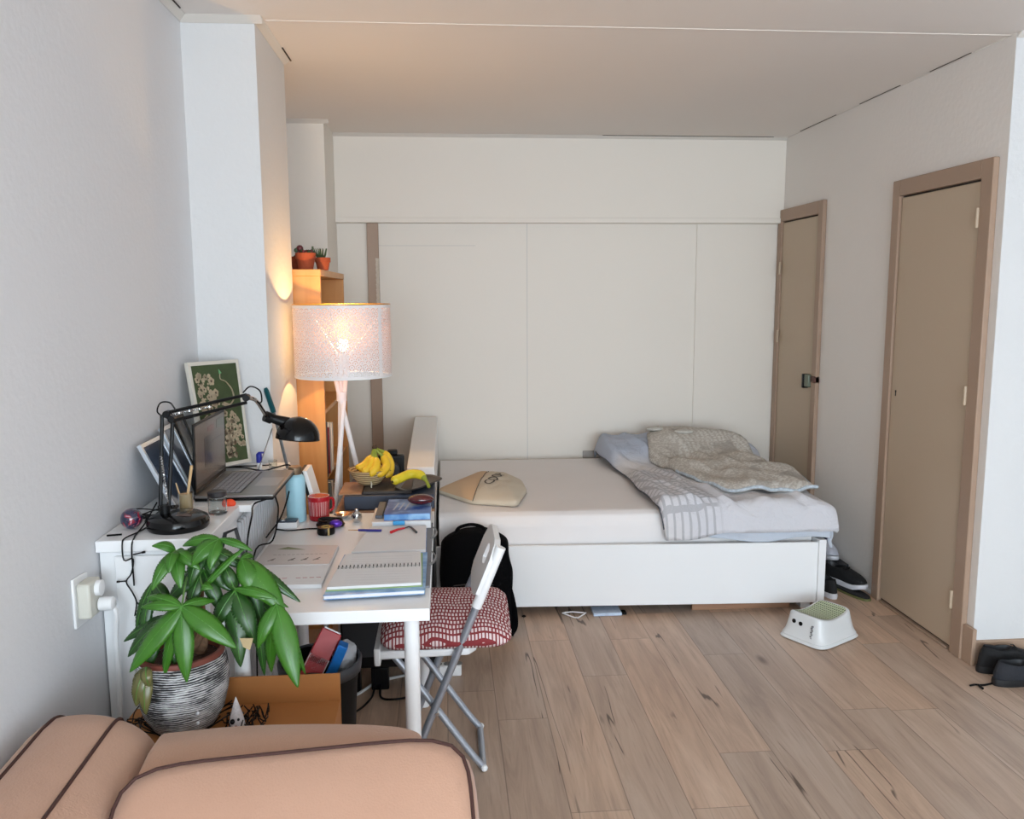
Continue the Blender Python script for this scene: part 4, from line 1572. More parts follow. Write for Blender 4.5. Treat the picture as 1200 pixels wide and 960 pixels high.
def m_shade():
    m = bpy.data.materials.new('perforated_white_lampshade')
    m.use_nodes = True
    nt = m.node_tree
    nt.nodes.clear()
    g = G(nt)
    out = g.n('ShaderNodeOutputMaterial')
    x, y, z, v = g.coords()
    ang = g.math('ARCTAN2', y, x)
    NU = 44.0
    rowh = 0.0150
    rv = g.math('DIVIDE', z, rowh)
    row = g.math('FLOOR', rv)
    fv = g.math('SUBTRACT', rv, row)
    par = g.math('MULTIPLY', g.math('MODULO', g.math('ADD', row, 1000.0), 2.0), 0.5)
    uu = g.math('ADD', g.math('MULTIPLY', ang, NU / (2 * PI)), par)
    fu = g.math('SUBTRACT', g.math('FRACT', g.math('ADD', uu, 500.0)), 0.5)
    # scale shaped arcs: ring of radius .42 of which only the upper part is cut out
    du = g.math('MULTIPLY', fu, 1.0)
    dv = g.math('MULTIPLY', g.math('SUBTRACT', fv, 0.30), rowh / 0.0287)
    rad = g.math('SQRT', g.math('ADD', g.math('MULTIPLY', du, du), g.math('MULTIPLY', dv, dv)))
    ring = g.math('MULTIPLY', g.math('GREATER_THAN', rad, 0.32), g.math('LESS_THAN', rad, 0.39))
    ring = g.math('MULTIPLY', ring, g.math('GREATER_THAN', dv, -0.02))
    dot = g.math('LESS_THAN', rad, 0.07)
    hole = g.math('MAXIMUM', ring, dot)
    # rim bands and the vertical seam stay solid
    band = g.math('MULTIPLY', g.math('GREATER_THAN', z, 0.012), g.math('LESS_THAN', z, 0.288))
    seam = g.math('GREATER_THAN', g.math('ABSOLUTE', g.math('SUBTRACT', ang, math.radians(-34))), 0.05)
    hole = g.math('MULTIPLY', g.math('MULTIPLY', hole, band), seam)
    geo = g.n('ShaderNodeNewGeometry')
    white = g.n('ShaderNodeBsdfPrincipled')
    white.inputs['Base Color'].default_value = lin((236, 230, 228))
    white.inputs['Roughness'].default_value = 0.5
    gold = g.n('ShaderNodeBsdfPrincipled')
    gold.inputs['Base Color'].default_value = lin((150, 100, 44))
    gold.inputs['Metallic'].default_value = 0.6
    gold.inputs['Roughness'].default_value = 0.45
    mx = g.n('ShaderNodeMixShader')
    nt.links.new(geo.outputs['Backfacing'], mx.inputs[0])
    nt.links.new(white.outputs[0], mx.inputs[1])
    nt.links.new(gold.outputs[0], mx.inputs[2])
    tr_ = g.n('ShaderNodeBsdfTransparent')
    m2_ = g.n('ShaderNodeMixShader')
    g.put(m2_.inputs[0], hole)
    nt.links.new(mx.outputs[0], m2_.inputs[1])
    nt.links.new(tr_.outputs[0], m2_.inputs[2])
    nt.links.new(m2_.outputs[0], out.inputs[0])
    return m


t = thing('floor_lamp', 'lit tripod floor lamp with a perforated white drum shade in front of the bookcase', 'lamp', (LX, LY, 0))
SR, SB, ST = 0.201, 1.222, 1.522
n = 96
sh = MB()
vs = [Vector((LX + SR * math.cos(2 * PI * k / n), LY + SR * math.sin(2 * PI * k / n), z)) for z in (SB, ST) for k in range(n)]
sh.add(vs, [(k, (k + 1) % n, n + (k + 1) % n, n + k) for k in range(n)])
shade = sh.build('lamp_shade', m_shade(), t, smooth=True)
# object coordinates run from the lower rim
for v in shade.data.vertices:
    v.co.z -= SB
shade.location.z = SB
me = shade.data
if me.polygons[0].normal.dot(Vector(me.polygons[0].center) * Vector((1, 1, 0)) if False else Vector((me.polygons[0].center.x, me.polygons[0].center.y, 0))) < 0:
    me.flip_normals()
M_gold = mat('gold_rim', (214, 164, 80), 0.35, metal=0.8)
MB().tube([(LX + SR * math.cos(2 * PI * k / 64), LY + SR * math.sin(2 * PI * k / 64), ST) for k in range(64)], 0.0022, 6, closed=True).build('top_rim', M_gold, t)
MB().tube([(LX + SR * math.cos(2 * PI * k / 64), LY + SR * math.sin(2 * PI * k / 64), SB) for k in range(64)], 0.002, 6, closed=True).build('bottom_rim', M_white, t)
spk = MB()
for k in range(3):
    a = k * 2 * PI / 3 + 0.4
    spk.tube([(LX + 0.02 * math.cos(a), LY + 0.02 * math.sin(a), 1.30), (LX + SR * math.cos(a), LY + SR * math.sin(a), ST - 0.01)], 0.002, 6)
spk.build('shade_spokes', M_white, t)
# legs: cross just below the shade
XC = Vector((LX - 0.012, LY, 1.135))
feet = [Vector((-0.505, 3.415, 0.0)), Vector((-0.505, 3.70, 0.0)), Vector((-0.255, 3.685, 0.0))]
feet = [Vector((-0.522, 3.30, 0.0)), Vector((-0.50, 3.72, 0.0)), Vector((-0.235, 3.70, 0.0))]
for i, f in enumerate(feet):
    d2 = (XC - f).normalized()
    off = Vector((math.cos(i * 2.1), math.sin(i * 2.1), 0)) * 0.011
    MB().tube([f + off * 0 + Vector((0, 0, 0.006)), XC + off, XC + off + d2 * 0.17], 0.0105, 12).build('leg', M_white, t)
MB().cyl((LX, LY, 1.26), (LX, LY, 1.315), 0.02).build('bulb_holder', M_white, t)
MB().cyl(XC - Vector((0, 0, 0.02)), XC + Vector((0, 0, 0.02)), 0.021).build('leg_joint', M_white, t)
m_b = mat('lit_warm_bulb', (255, 220, 150), 0.5, emit=(255, 206, 120), estr=30)
MB().ball((LX, LY, 1.352), 0.024, 20, sc=(1, 1, 1.15)).build('bulb', m_b, t)
l = bpy.data.lights.new('bulb_light', 'POINT')
l.energy = 8.0
l.color = (1.0, 0.62, 0.26)
l.shadow_soft_size = 0.018
lo = bpy.data.objects.new('bulb_light', l)
lo.parent = t
lo.location = (0, 0, 1.402)
COL.objects.link(lo)

# ------------------------------------------------------------------ ON THE CABINET AND SHELF
# desk lamp
BL = Vector((-0.745, 2.335, ZC))
t = thing('desk_lamp', 'black swing arm desk lamp with a round shade standing on the white cabinet', 'lamp', tuple(BL))
MB().lathe([(0.078, 0), (0.082, 0.006), (0.083, 0.018), (0.078, 0.030), (0.062, 0.038), (0.03, 0.042), (0.0, 0.043)], BL, 48).build('base', M_blackm, t)
J0 = BL + Vector((-0.034, 0.0, 0.052))
J1 = at(196, 487, 2.37)
J2 = at(289, 466, 2.46)
arm = MB()
for k, (dx_, dz_) in enumerate(((-0.014, 0), (0.014, -0.01))):
    arm.tube([J0 + Vector((dx_ * 0.8, 0, 0.01)), J1 + Vector((dx_, 0, dz_))], 0.0055, 8)
arm.build('lower_arm', M_black, t)
arm = MB()
arm.tube([J1 + Vector((0.0, 0, 0.008)), J2 + Vector((0.0, 0, 0.008))], 0.0048, 8)
arm.tube([J1 + Vector((0.012, 0, -0.016)), J2 + Vector((0.0, 0, -0.014))], 0.0048, 8)
arm.build('upper_arm', M_black, t)
for p in (J1 + Vector((0.0, 0, 0.004)), J1 + Vector((0.013, 0, -0.01)), J2, J0 + Vector((0, 0, 0.0))):
    MB().lathe([(0.010, -0.012), (0.010, 0.012)], p, 14, axis=(0, 1, 0)).build('joint', M_black, t, bevel=0.001)
MB().prism([J1 + Vector((-0.016, -0.006, 0.002)), J1 + Vector((0.016, -0.006, -0.02)), J1 + Vector((0.012, -0.006, 0.012))], (0, 0.012, 0)).build('elbow_plate', M_black, t, bevel=0.001)
spr = MB()
a, b_ = J1 + Vector((0.01, -0.008, 0.003)), lerp(J1, J2, 0.56) + Vector((0, -0.008, -0.002))
spr.tube([a + (b_ - a) * (i / 120) + Vector((0, 0.0025 * math.cos(i * 1.3), 0.0025 * math.sin(i * 1.3))) for i in range(121)], 0.0013, 5)
spr.build('spring', M_silver, t)
spr = MB()
a, b_ = J0 + Vector((0.012, -0.01, 0.02)), J0 + Vector((0.002, -0.01, 0.15))
spr.tube([a + (b_ - a) * (i / 90) + Vector((0.0025 * math.cos(i * 1.3), 0.0025 * math.sin(i * 1.3), 0)) for i in range(91)], 0.0013, 5)
spr.build('spring', M_silver, t)
MB().cyl(J0 - Vector((0, 0, 0.012)), J0 + Vector((0, 0, 0.012)), 0.014).build('arm_socket', M_black, t)
RC = at(349, 513, 2.62)
axd = Vector((0.10, 0.05, 1)).normalized()
NK = RC + axd * 0.040 + Vector((-0.052, 0, 0.012))
nk = MB()
nk.tube([NK + Vector((0.02, 0.0, -0.006)), NK + Vector((-0.03, -0.01, 0.012))], [0.019, 0.013], 16)
nk.tube([NK + Vector((-0.028, -0.01, 0.010)), NK + Vector((-0.045, -0.02, 0.02))], 0.017, 14)
nk.build('bulb_socket', M_black, t, angle=30)
MB().tube([J2 + Vector((0.004, 0, 0)), J2 + Vector((0.022, 0.03, -0.015)), NK + Vector((-0.04, -0.02, 0.018))], 0.006, 8, smooth=4).build('neck', M_silver, t)
R_ = 0.066
dome = [(R_ * math.cos(a), R_ * 0.98 * math.sin(a)) for a in [k * PI / 2 / 12 for k in range(0, 12)]] + [(0.004, R_ * 0.98)]
dome = [(R_ * 1.01, -0.004)] + dome
MB().lathe(dome, RC, 40, axis=axd, cap=False).build('lamp_shade', [M_blackm], t, solid=0.0015, angle=60)
MB().ball(RC + axd * 0.02, 0.022, 14).build('bulb', mat('unlit_white_bulb', (220, 220, 214), 0.3), t)
cb = MB()
cb.tube([J1 + Vector((-0.012, 0, -0.004)), J1 + Vector((-0.026, 0, 0.012)), J1 + Vector((-0.016, 0, 0.035)), J1 + Vector((0.008, 0, 0.036)), J1 + Vector((0.022, 0, 0.018))], 0.0022, 6, smooth=6)
cb.tube([J2 + Vector((-0.01, 0, 0.014)), J2 + Vector((0.012, 0, 0.032)), J2 + Vector((0.036, 0.01, 0.018)), J2 + Vector((0.038, 0.02, -0.012)), J2 + Vector((0.030, 0.03, -0.022)), J2 + Vector((0.034, 0.05, -0.04)), NK + Vector((-0.03, -0.005, 0.005))], 0.0022, 6, smooth=6)
cb.tube([J0 + Vector((-0.02, 0.0, 0.02)), BL + Vector((-0.08, -0.03, 0.02)), BL + Vector((-0.088, -0.07, 0.004)), BL + Vector((-0.082, -0.105, 0.003)), BL + Vector((-0.082, -0.128, -0.02)), BL + Vector((-0.082, -0.128, -0.12))], 0.0022, 6, smooth=6)
cb.build('lamp_cord', M_black, t)

# jar of wooden sticks and empty glass
q = at(213, 603, 2.44)
zq = ZC
t = thing('stick_jar', 'small glass holding pale wooden sticks behind the desk lamp base', 'jar', (-0.758, 2.455, zq))
MB().lathe([(0.019, 0), (0.021, 0.004), (0.021, 0.07), (0.019, 0.07), (0.019, 0.006), (0, 0.005)], (-0.758, 2.455, zq), 24).build('glass', M_glass, t)
MB().lathe([(0.0175, 0.008), (0.0175, 0.066), (0, 0.066)], (-0.758, 2.455, zq), 20).build('wood_filling', M_lightwood, t)
st = MB()
st.tube([(-0.760, 2.455, zq + 0.02), (-0.735, 2.45, zq + 0.15)], [0.0035, 0.0045], 8)
st.tube([(-0.765, 2.458, zq + 0.02), (-0.782, 2.45, zq + 0.10)], [0.003, 0.002], 8)
st.build('wooden_sticks', M_lightwood, t)
tag(MB().prism([at(203, 617, 2.30), at(221, 616, 2.30), at(224, 604, 2.30), at(219, 602, 2.30), at(203, 605, 2.30)], (0, 0.012, 0)).build('brown_label_box', mat('brown_box', (84, 66, 58), 0.6), bevel=0.002), 'little brown box on the base of the black desk lamp', 'box')
bx_ = bpy.data.objects['brown_label_box']
t = thing('glass_jar', 'small empty clear glass jar with a dark lid under the laptop edge', 'jar', (-0.675, 2.475, zq))
MB().lathe([(0.024, 0), (0.027, 0.004), (0.027, 0.05), (0.024, 0.054), (0.0225, 0.05), (0.0245, 0.048), (0.0245, 0.007), (0, 0.006)], (-0.675, 2.475, zq), 28).build('glass', M_glass, t)
MB().lathe([(0.0275, 0.0545), (0.0275, 0.066), (0.024, 0.068), (0, 0.068)], (-0.675, 2.475, zq), 28).build('lid', mat('dark_jar_lid', (44, 40, 42), 0.3), t)

# bauble
q = Vector((-0.868, 2.33, ZC))


def m_bauble():
    m, nt, b = nt_new('red_blue_marbled_glass')
    g = G(nt)
    x, y, z, v = g.coords()
    n = g.noise(v, 32, 3, 0.6, 1.0)
    c = g.mix(g.step(n, 0.50, 0.56), lin((30, 34, 66)), lin((150, 36, 52)))
    c = g.mix(g.step(n, 0.60, 0.63), c, lin((190, 150, 170)))
    g.put(b.inputs['Base Color'], c)
    b.inputs['Roughness'].default_value = 0.08
    b.inputs['Coat Weight'].default_value = 1
    return m


tag(MB().ball(q + Vector((0, 0, 0.029)), 0.029, 24).build('glass_bauble', m_bauble()), 'shiny red and dark blue ball at the left end of the cabinet top', 'bauble')

# string lights and cables on the cabinet top
t = thing('string_lights', 'black string lights lying on the cabinet top and hanging down its front', 'string lights', (-0.83, 2.3, ZC))
rs = random.Random(5)
cm = MB()
for k in range(14):
    x_, y_ = -0.89 + 0.011 * k, 2.36 + 0.03 * rs.random()
    pts = [(x_ + 0.035 * math.sin(i * 1.4 + k) + 0.006 * i, y_ + 0.02 * i + 0.015 * rs.random(), ZC + 0.002 + 0.022 * rs.random()) for i in range(7)]
    pts = [(min(max(a, -0.915), -0.80), b_, c) for a, b_, c in pts]
    cm.tube(pts, 0.002, 5, smooth=4)
hp = [(-0.86, 2.42, ZC + 0.004), (-0.83, 2.36, ZC + 0.003), (-0.835, 2.29, ZC + 0.003), (-0.848, 2.23, ZC + 0.004), (-0.85, 2.208, ZC - 0.004), (-0.848, 2.206, ZC - 0.05), at(156, 655, 2.203), at(154, 672, 2.203), at(148, 682, 2.203), at(155, 694, 2.203), at(160, 706, 2.203), at(158, 722, 2.203)]
cm.tube(hp, 0.002, 6, smooth=4)
for a, b_ in (((156, 650), (170, 647)), ((149, 681), (137, 682)), ((160, 706), (168, 712))):
    p, q2 = at(*a, 2.203), at(*b_, 2.203)
    cm.tube([p, q2], 0.0021, 6)
    cm.tube([p.lerp(q2, 0.75), q2], 0.0034, 6)
cm.tube([(-0.87, 2.262, ZC + 0.004), (-0.905, 2.25, ZC + 0.005)], 0.003, 6)
cm.build('cable', M_black, t)

# picture frames leaning on the wall
M_photo = mat('dark_blue_grey_photo', (62, 72, 88), 0.12, var=0.5, vscale=14, coat=0.6)
M_photo2 = mat('dim_grey_photo', (84, 88, 98), 0.15, var=0.5, vscale=12, coat=0.5)
M_sframe = mat('silver_white_frame', (196, 202, 210), 0.3, metal=0.3)


def frame(label, cs, th, fw, mf, mp, name='picture_frame', cat='picture frame'):
    """cs = BL, BR, TR, TL corners of the face"""
    cs = [Vector(c) for c in cs]
    t_ = thing(name, label, cat, tuple((cs[0] + cs[1]) / 2))
    nrm = (cs[1] - cs[0]).cross(cs[3] - cs[0]).normalized()
    e1 = (cs[1] - cs[0]).normalized()
    e2 = (cs[3] - cs[0]).normalized()
    inn = [cs[0] + e1 * fw + e2 * fw, cs[1] - e1 * fw + e2 * fw, cs[2] - e1 * fw - e2 * fw, cs[3] + e1 * fw - e2 * fw]
    f = MB()
    for i in range(4):
        j = (i + 1) % 4
        f.hexa([cs[i] - nrm * th, cs[j] - nrm * th, inn[j] - nrm * th, inn[i] - nrm * th], [cs[i], cs[j], inn[j], inn[i]])
    f.build('frame', mf, t_, bevel=0.001)
    MB().prism([q_ - nrm * 0.003 for q_ in inn], -nrm * (th - 0.004)).build('picture', mp, t_)
    return t_, inn, nrm


frame('silver framed dark photo leaning on the left wall, nearer of the two frames',
      [(-0.795, 2.50, ZC), (-0.795, 2.68, ZC), (-0.893, 2.68, ZC + 0.205), (-0.893, 2.50, ZC + 0.205)], 0.012, 0.012, M_sframe, M_photo)
frame('silver framed dim photo leaning on the wall, farther one behind the laptop',
      [(-0.800, 2.69, ZC), (-0.800, 2.80, ZC), (-0.893, 2.80, ZC + 0.225), (-0.893, 2.69, ZC + 0.225)], 0.012, 0.012, M_sframe, M_photo2)
frame('black framed picture leaning on the wall behind the laptop screen',
      [(-0.812, 2.81, ZC), (-0.812, 2.915, ZC), (-0.893, 2.915, ZC + 0.24), (-0.893, 2.81, ZC + 0.24)], 0.012, 0.014, M_black, M_photo2)

# green picture against the chimney breast
pt = [at(242, 551, 2.945), at(295, 541, 3.15), at(279, 421, 3.21), at(219.5, 425, 2.99)]
t, inn, nrm = frame('green picture of pale flowers and a bird leaning against the white chimney breast', pt, 0.016, 0.013,
                    mat('cream_white_frame', (216, 210, 198), 0.5), mat('moss_green_ground', (62, 76, 44), 0.7, var=0.15, vscale=30), name='framed_picture', cat='picture')
pb, pg, pgr = MB(), MB(), MB()
E1, E2 = inn[1] - inn[0], inn[3] - inn[0]
o0 = inn[0] - nrm * 0.003


def PP(u, v, h=0.001):
    return o0 + E1 * u + E2 * v + nrm * h


def disc(mb, u, v, r_, inner=None):
    e1, e2 = E1.normalized(), E2.normalized()
    pts = [PP(u, v) + e1 * r_ * math.cos(a) * (1 + 0.12 * math.sin(5 * a)) + e2 * r_ * math.sin(a) * (1 + 0.12 * math.sin(5 * a)) for a in [k * PI / 10 for k in range(20)]]
    mb.prism(pts, nrm * 0.0006)


rs = random.Random(9)
for (u, v, r_) in [(0.10, 0.86, .012), (0.30, 0.88, .010), (0.42, 0.84, .015), (0.48, 0.72, .014), (0.22, 0.76, .010), (0.30, 0.68, .010), (0.42, 0.62, .014), (0.20, 0.60, .010), (0.30, 0.56, .011), (0.40, 0.52, .010), (0.12, 0.70, .009), (0.80, 0.40, .012), (0.92, 0.33, .011), (0.72, 0.34, .011), (0.84, 0.27, .009), (0.70, 0.26, .008), (0.84, 0.47, .010), (0.95, 0.24, .008), (0.88, 0.16, .007), (0.62, 0.50, .012)]:
    disc(pb, u, v, r_)
    c_ = PP(u, v, 0.0018)
    pg.lathe([(r_ * 0.32, 0), (r_ * 0.32, 0.0004)], c_, 10, axis=nrm)
# bird: curved neck and body
nb_ = [PP(0.66, 0.93, .0015), PP(0.64, 0.86, .0015), PP(0.76, 0.83, .0015), PP(0.88, 0.74, .0015), PP(0.88, 0.64, .0015), PP(0.74, 0.58, .0015), PP(0.58, 0.60, .0015)]
pb.tube(nb_, [0.005, 0.013], 8, smooth=4, flat=0.25)
pgr.tube([PP(0.64, 0.96, .002), PP(0.66, 0.915, .002)], [0.001, 0.007], 8)
for i in range(46):
    u = 0.06 + 0.46 * rs.random()
    v = 0.44 + 0.48 * rs.random()
    disc(pb, u, v, 0.006 + 0.007 * rs.random())
for i in range(26):
    u = 0.62 + 0.36 * rs.random()
    v = 0.16 + 0.36 * rs.random()
    disc(pb, u, v, 0.005 + 0.006 * rs.random())
for i in range(60):
    u, v = 0.55 + 0.22 * rs.random() + 0.0, 0.04 + 0.40 * rs.random()
    u -= 0.12 * (0.4 - v)
    disc(pb if i % 3 else pg, u, v, 0.006 + 0.004 * rs.random())
for i in range(30):
    disc(pb if i % 2 else pg, 0.1 + 0.4 * rs.random(), 0.46 + 0.42 * rs.random(), 0.004)
pb.build('pale_flowers', mat('pale_flower_paint', (176, 160, 134), 0.6, var=0.15, vscale=80), t, smooth=False)
pg.build('brown_details', mat('brown_paint', (92, 76, 58), 0.6), t, smooth=False)
pgr.build('green_crest', mat('mint_paint', (104, 160, 108), 0.6), t)

# laptop
LX0, LX1, LY0, LY1 = -0.785, -0.545, 2.625, 3.000
zl = ZC + 0.001
t = thing('laptop', 'open grey laptop showing a brownish page, on the white shelf board', 'laptop', (-0.66, 2.8, zl))
B(LX0, LX1, LY0, LY1, zl, zl + 0.009).build('chassis', M_black, t, bevel=0.003, seg=3)
B(LX0, LX1 + 0.001, LY0 - 0.001, LY1 + 0.001, zl + 0.009, zl + 0.018).build('keyboard_deck', M_alu, t, bevel=0.003, seg=3)
B(LX0 + 0.03, LX0 + 0.135, LY0 + 0.03, LY1 - 0.03, zl + 0.0175, zl + 0.0187).build('keyboard_well', M_darkgrey, t)
kk = MB()
for r_ in range(6):
    for c_ in range(16):
        if r_ == 5 and 4 <= c_ <= 8:
            continue
        kx, ky = LX0 + 0.034 + r_ * 0.0165, LY0 + 0.034 + c_ * 0.0196
        kk.box(kx, kx + 0.0135, ky, ky + 0.0165, zl + 0.0185, zl + 0.0205)
kk.box(LX0 + 0.034 + 5 * 0.0165, LX0 + 0.0475 + 5 * 0.0165, LY0 + 0.034 + 4 * 0.0196, LY0 + 0.034 + 4 * 0.0196 + 0.094, zl + 0.0185, zl + 0.0205)
ko = kk.build('keys', mat('silver_keycap', (150, 152, 158), 0.5), t)
ko['kind'] = 'stuff'
B(LX1 - 0.085, LX1 - 0.012, LY0 + 0.13, LY0 + 0.25, zl + 0.0178, zl + 0.0186).build('touchpad', mat('light_touchpad', (176, 174, 172), 0.4, metal=0.5), t, bevel=0.0003)
# screen leaning back
S0 = Vector((LX0 + 0.004, LY0 + 0.004, zl + 0.020))
sd = Vector((0.02, 0.0, 1.0)).normalized() * 0.222
sl = Vector((0, LY1 - LY0 - 0.008, 0))
sn = Vector((sd.z, 0, -sd.x)).normalized()
MB().hexa([S0, S0 + sl, S0 + sl - sn * 0.006, S0 - sn * 0.006], [S0 + sd, S0 + sl + sd, S0 + sl + sd - sn * 0.006, S0 + sd - sn * 0.006]).build('screen_lid', M_black, t, bevel=0.002)


def scr(u0, u1, v0, v1, h, m, name, estr=None):
    a = S0 + sn * h
    q_ = [a + sl * u0 + sd * v0, a + sl * u1 + sd * v0, a + sl * u1 + sd * v1, a + sl * u0 + sd * v1]
    return MB().prism(q_, sn * 0.0004).build(name, m, t, smooth=False)


def m_scr(name, c, e=0.10):
    return mat(name, tuple(v * 0.8 for v in c), 0.2, emit=c, estr=e)


scr(0.03, 0.97, 0.07, 0.96, 0.0003, m_scr('screen_page_brown', (112, 96, 84)), 'screen')
scr(0.30, 0.52, 0.30, 0.72, 0.0008, m_scr('screen_photo_dark', (66, 56, 52)), 'screen_picture')
scr(0.42, 0.62, 0.79, 0.86, 0.0008, m_scr('screen_banner_red', (128, 66, 54)), 'screen_banner')
scr(0.70, 0.93, 0.77, 0.90, 0.0008, m_scr('screen_banner_green', (84, 92, 72)), 'screen_banner')
scr(0.56, 0.93, 0.60, 0.63, 0.0008, m_scr('screen_text_line', (84, 74, 66)), 'screen_text')
scr(0.03, 0.97, 0.07, 0.12, 0.0008, m_scr('screen_taskbar', (60, 54, 50)), 'screen_taskbar')

# things behind the laptop
q = (-0.690, 3.11, ZC)
t = thing('glue_bottle', 'small blue and white bottle standing behind the laptop', 'bottle', q)
MB().lathe([(0.009, 0), (0.010, 0.004), (0.010, 0.026)], q, 16).build('bottle_base', M_white, t)
MB().lathe([(0.0105, 0.026), (0.0105, 0.058), (0.004, 0.064)], q, 16).build('bottle_cap', mat('cobalt_blue_plastic', (34, 44, 150), 0.35), t)
B(q[0] - 0.002, q[0] + 0.018, q[1] - 0.003, q[1] + 0.003, ZC + 0.060, ZC + 0.066).build('nozzle', mat('cobalt_blue_plastic2', (34, 44, 150), 0.35), t)
q = (-0.645, 3.13, ZC)
tag(MB().lathe([(0.014, 0), (0.016, 0.03), (0.0145, 0.03), (0.0125, 0.004), (0, 0.003)], q, 20).build('shot_glass', M_glass), 'tiny clear shot glass behind the laptop, right of the blue bottle', 'glass')
t = thing('scraper', 'long grey tool with a dark teal handle leaning against the chimney corner', 'tool', tuple(at(336, 545, 3.15)))
a, b_, c_ = at(337, 549, 3.12), at(321, 484, 3.20), at(311, 455, 3.222)
a.z = ZC + 0.002
MB().tube([a, b_], 0.009, 8, flat=0.4).build('tool_shaft', mat('dull_grey_metal', (130, 132, 134), 0.4, metal=0.5), t)
MB().tube([b_, b_.lerp(c_, 0.1), b_.lerp(c_, 0.9), c_], [0.012, 0.014, 0.013, 0.009], 10, flat=0.6).build('handle', mat('teal_handle', (0, 78, 84), 0.4), t)
t = thing('metal_straw', 'thin silver rod leaning beside the teal handled tool', 'rod', tuple(at(305, 530, 3.1)))
tt0 = at(305, 534, 3.08)
MB().tube([(tt0.x - 0.01, tt0.y, ZC + 0.003), at(319, 502, 3.2)], 0.0022, 8).build('rod_shaft', M_silver, t)
t = thing('cable_bundle', 'loose black cable lying behind the laptop and looping over the shelf edge', 'cable', (-0.6, 3.1, ZC))
cb = MB()
cb.tube([(-0.83, 3.14, ZC + 0.003), (-0.78, 3.10, ZC + 0.012), (-0.74, 3.13, ZC + 0.003), (-0.70, 3.07, ZC + 0.008), (-0.66, 3.06, ZC + 0.006), (-0.62, 3.09, ZC + 0.012), (-0.58, 3.12, ZC + 0.01), (-0.565, 3.05, ZC - 0.03), (-0.575, 2.9, ZC - 0.12), (-0.61, 2.8, ZC - 0.17)], 0.0028, 6, smooth=6)
cb.tube([(-0.80, 3.06, ZC + 0.02), (-0.76, 3.12, ZC + 0.012), (-0.72, 3.16, ZC + 0.004), (-0.66, 3.17, ZC + 0.004)], 0.0025, 6, smooth=6)
cb.build('cable', M_black, t)
t = thing('laptop_cable', 'black charging cable with an orange plug hanging from the laptop', 'cable', (-0.58, 2.66, ZC))
cb = MB()
cb.tube([(LX1 - 0.02, LY0 - 0.004, zl + 0.004), (-0.60, 2.60, ZC - 0.006), (-0.588, 2.52, ZC - 0.02), (-0.585, 2.45, ZC - 0.06), (-0.59, 2.43, ZC - 0.12), (-0.61, 2.42, ZC - 0.19)], 0.0028, 6, smooth=6)
cb.tube([(LX1 - 0.004, LY0 + 0.05, zl + 0.002), (LX1 + 0.002, LY0 + 0.06, ZC - 0.05), (-0.56, 2.66, ZC - 0.14), (-0.612, 2.62, ZC - 0.18), (-0.612, 2.6, ZC - 0.5), (-0.60, 2.5, ZC - 0.75)], 0.0028, 6, smooth=6)
cb.build('cable', M_black, t)
q = at(269, 590, 2.57)
MB().ball(q, 0.015, 14, sc=(1.3, 0.9, 0.9)).build('orange_plug', mat('fluorescent_orange', (250, 78, 34), 0.5), t)
# grey angled bracket at the cabinet's right front
q = at(262, 628, 2.2)
t = thing('metal_stand', 'dark metal angle stand leaning at the right side of the cabinet', 'stand', (-0.6, 2.3, 0.8))
MB().tube([at(258, 652, 2.28), at(264, 625, 2.28), at(276, 620, 2.30), at(285, 650, 2.30), at(275, 700, 2.30)], 0.007, 4).build('bracket_bar', M_darkgrey, t)

# ------------------------------------------------------------------ ON THE DESK
Z = DZ + 0.0005


def flat_sheet(name, corners, z0, th, m, parent=None, bevel=0.0):
    cs = [Vector((c[0], c[1], z0)) for c in corners]
    return MB().prism(cs, (0, 0, th)).build(name, m, parent, bevel=bevel)


def Dk(px, py, z=None):
    v = onz(px, py, DZ if z is None else z)
    return (v.x, v.y)


# open workbook at the left
t = thing('open_workbook', 'open white workbook with small sketches on the left side of the desk', 'book', (-0.48, 2.45, Z))
wb = [(-0.585, 2.30), (-0.355, 2.295), (-0.352, 2.66), (-0.580, 2.69)]
flat_sheet('page_block', wb, Z, 0.012, M_paper, t, bevel=0.001)
flat_sheet('upper_page', [(-0.578, 2.47), (-0.357, 2.465), (-0.354, 2.655), (-0.576, 2.682)], Z + 0.012, 0.003, mat('glossy_page', (206, 200, 198), 0.35), t)
ln = MB()
for k in range(9):
    if k != 4:
        a = -0.53 + k * 0.019
        ln.box(a, a + 0.013, 2.352, 2.355, Z + 0.0122, Z + 0.0126)
ln.build('red_print_line', mat('red_ink', (170, 62, 66), 0.6), t)
sk = MB()
for k, xx in enumerate((-0.535, -0.475, -0.436, -0.400)):
    sk.ball((xx, 2.515, Z + 0.0152), 0.006, 8, sc=(1.2, 0.8, 0.1)).tube([(xx - 0.01, 2.505, Z + 0.0155), (xx + 0.008, 2.53, Z + 0.0155)], 0.0012, 4)
for k in range(12):
    xx = -0.54 + k * 0.014
    sk.box(xx, xx + 0.010, 2.566, 2.568, Z + 0.0152, Z + 0.0155)
sk.build('pencil_sketches', mat('graphite', (110, 104, 100), 0.7), t)
MB().prism([(-0.54, 2.625, Z + 0.0152), (-0.45, 2.615, Z + 0.0152), (-0.51, 2.65, Z + 0.0152)], (0, 0, 0.0003)).build('green_picture', mat('faded_green', (138, 144, 112), 0.7), t)

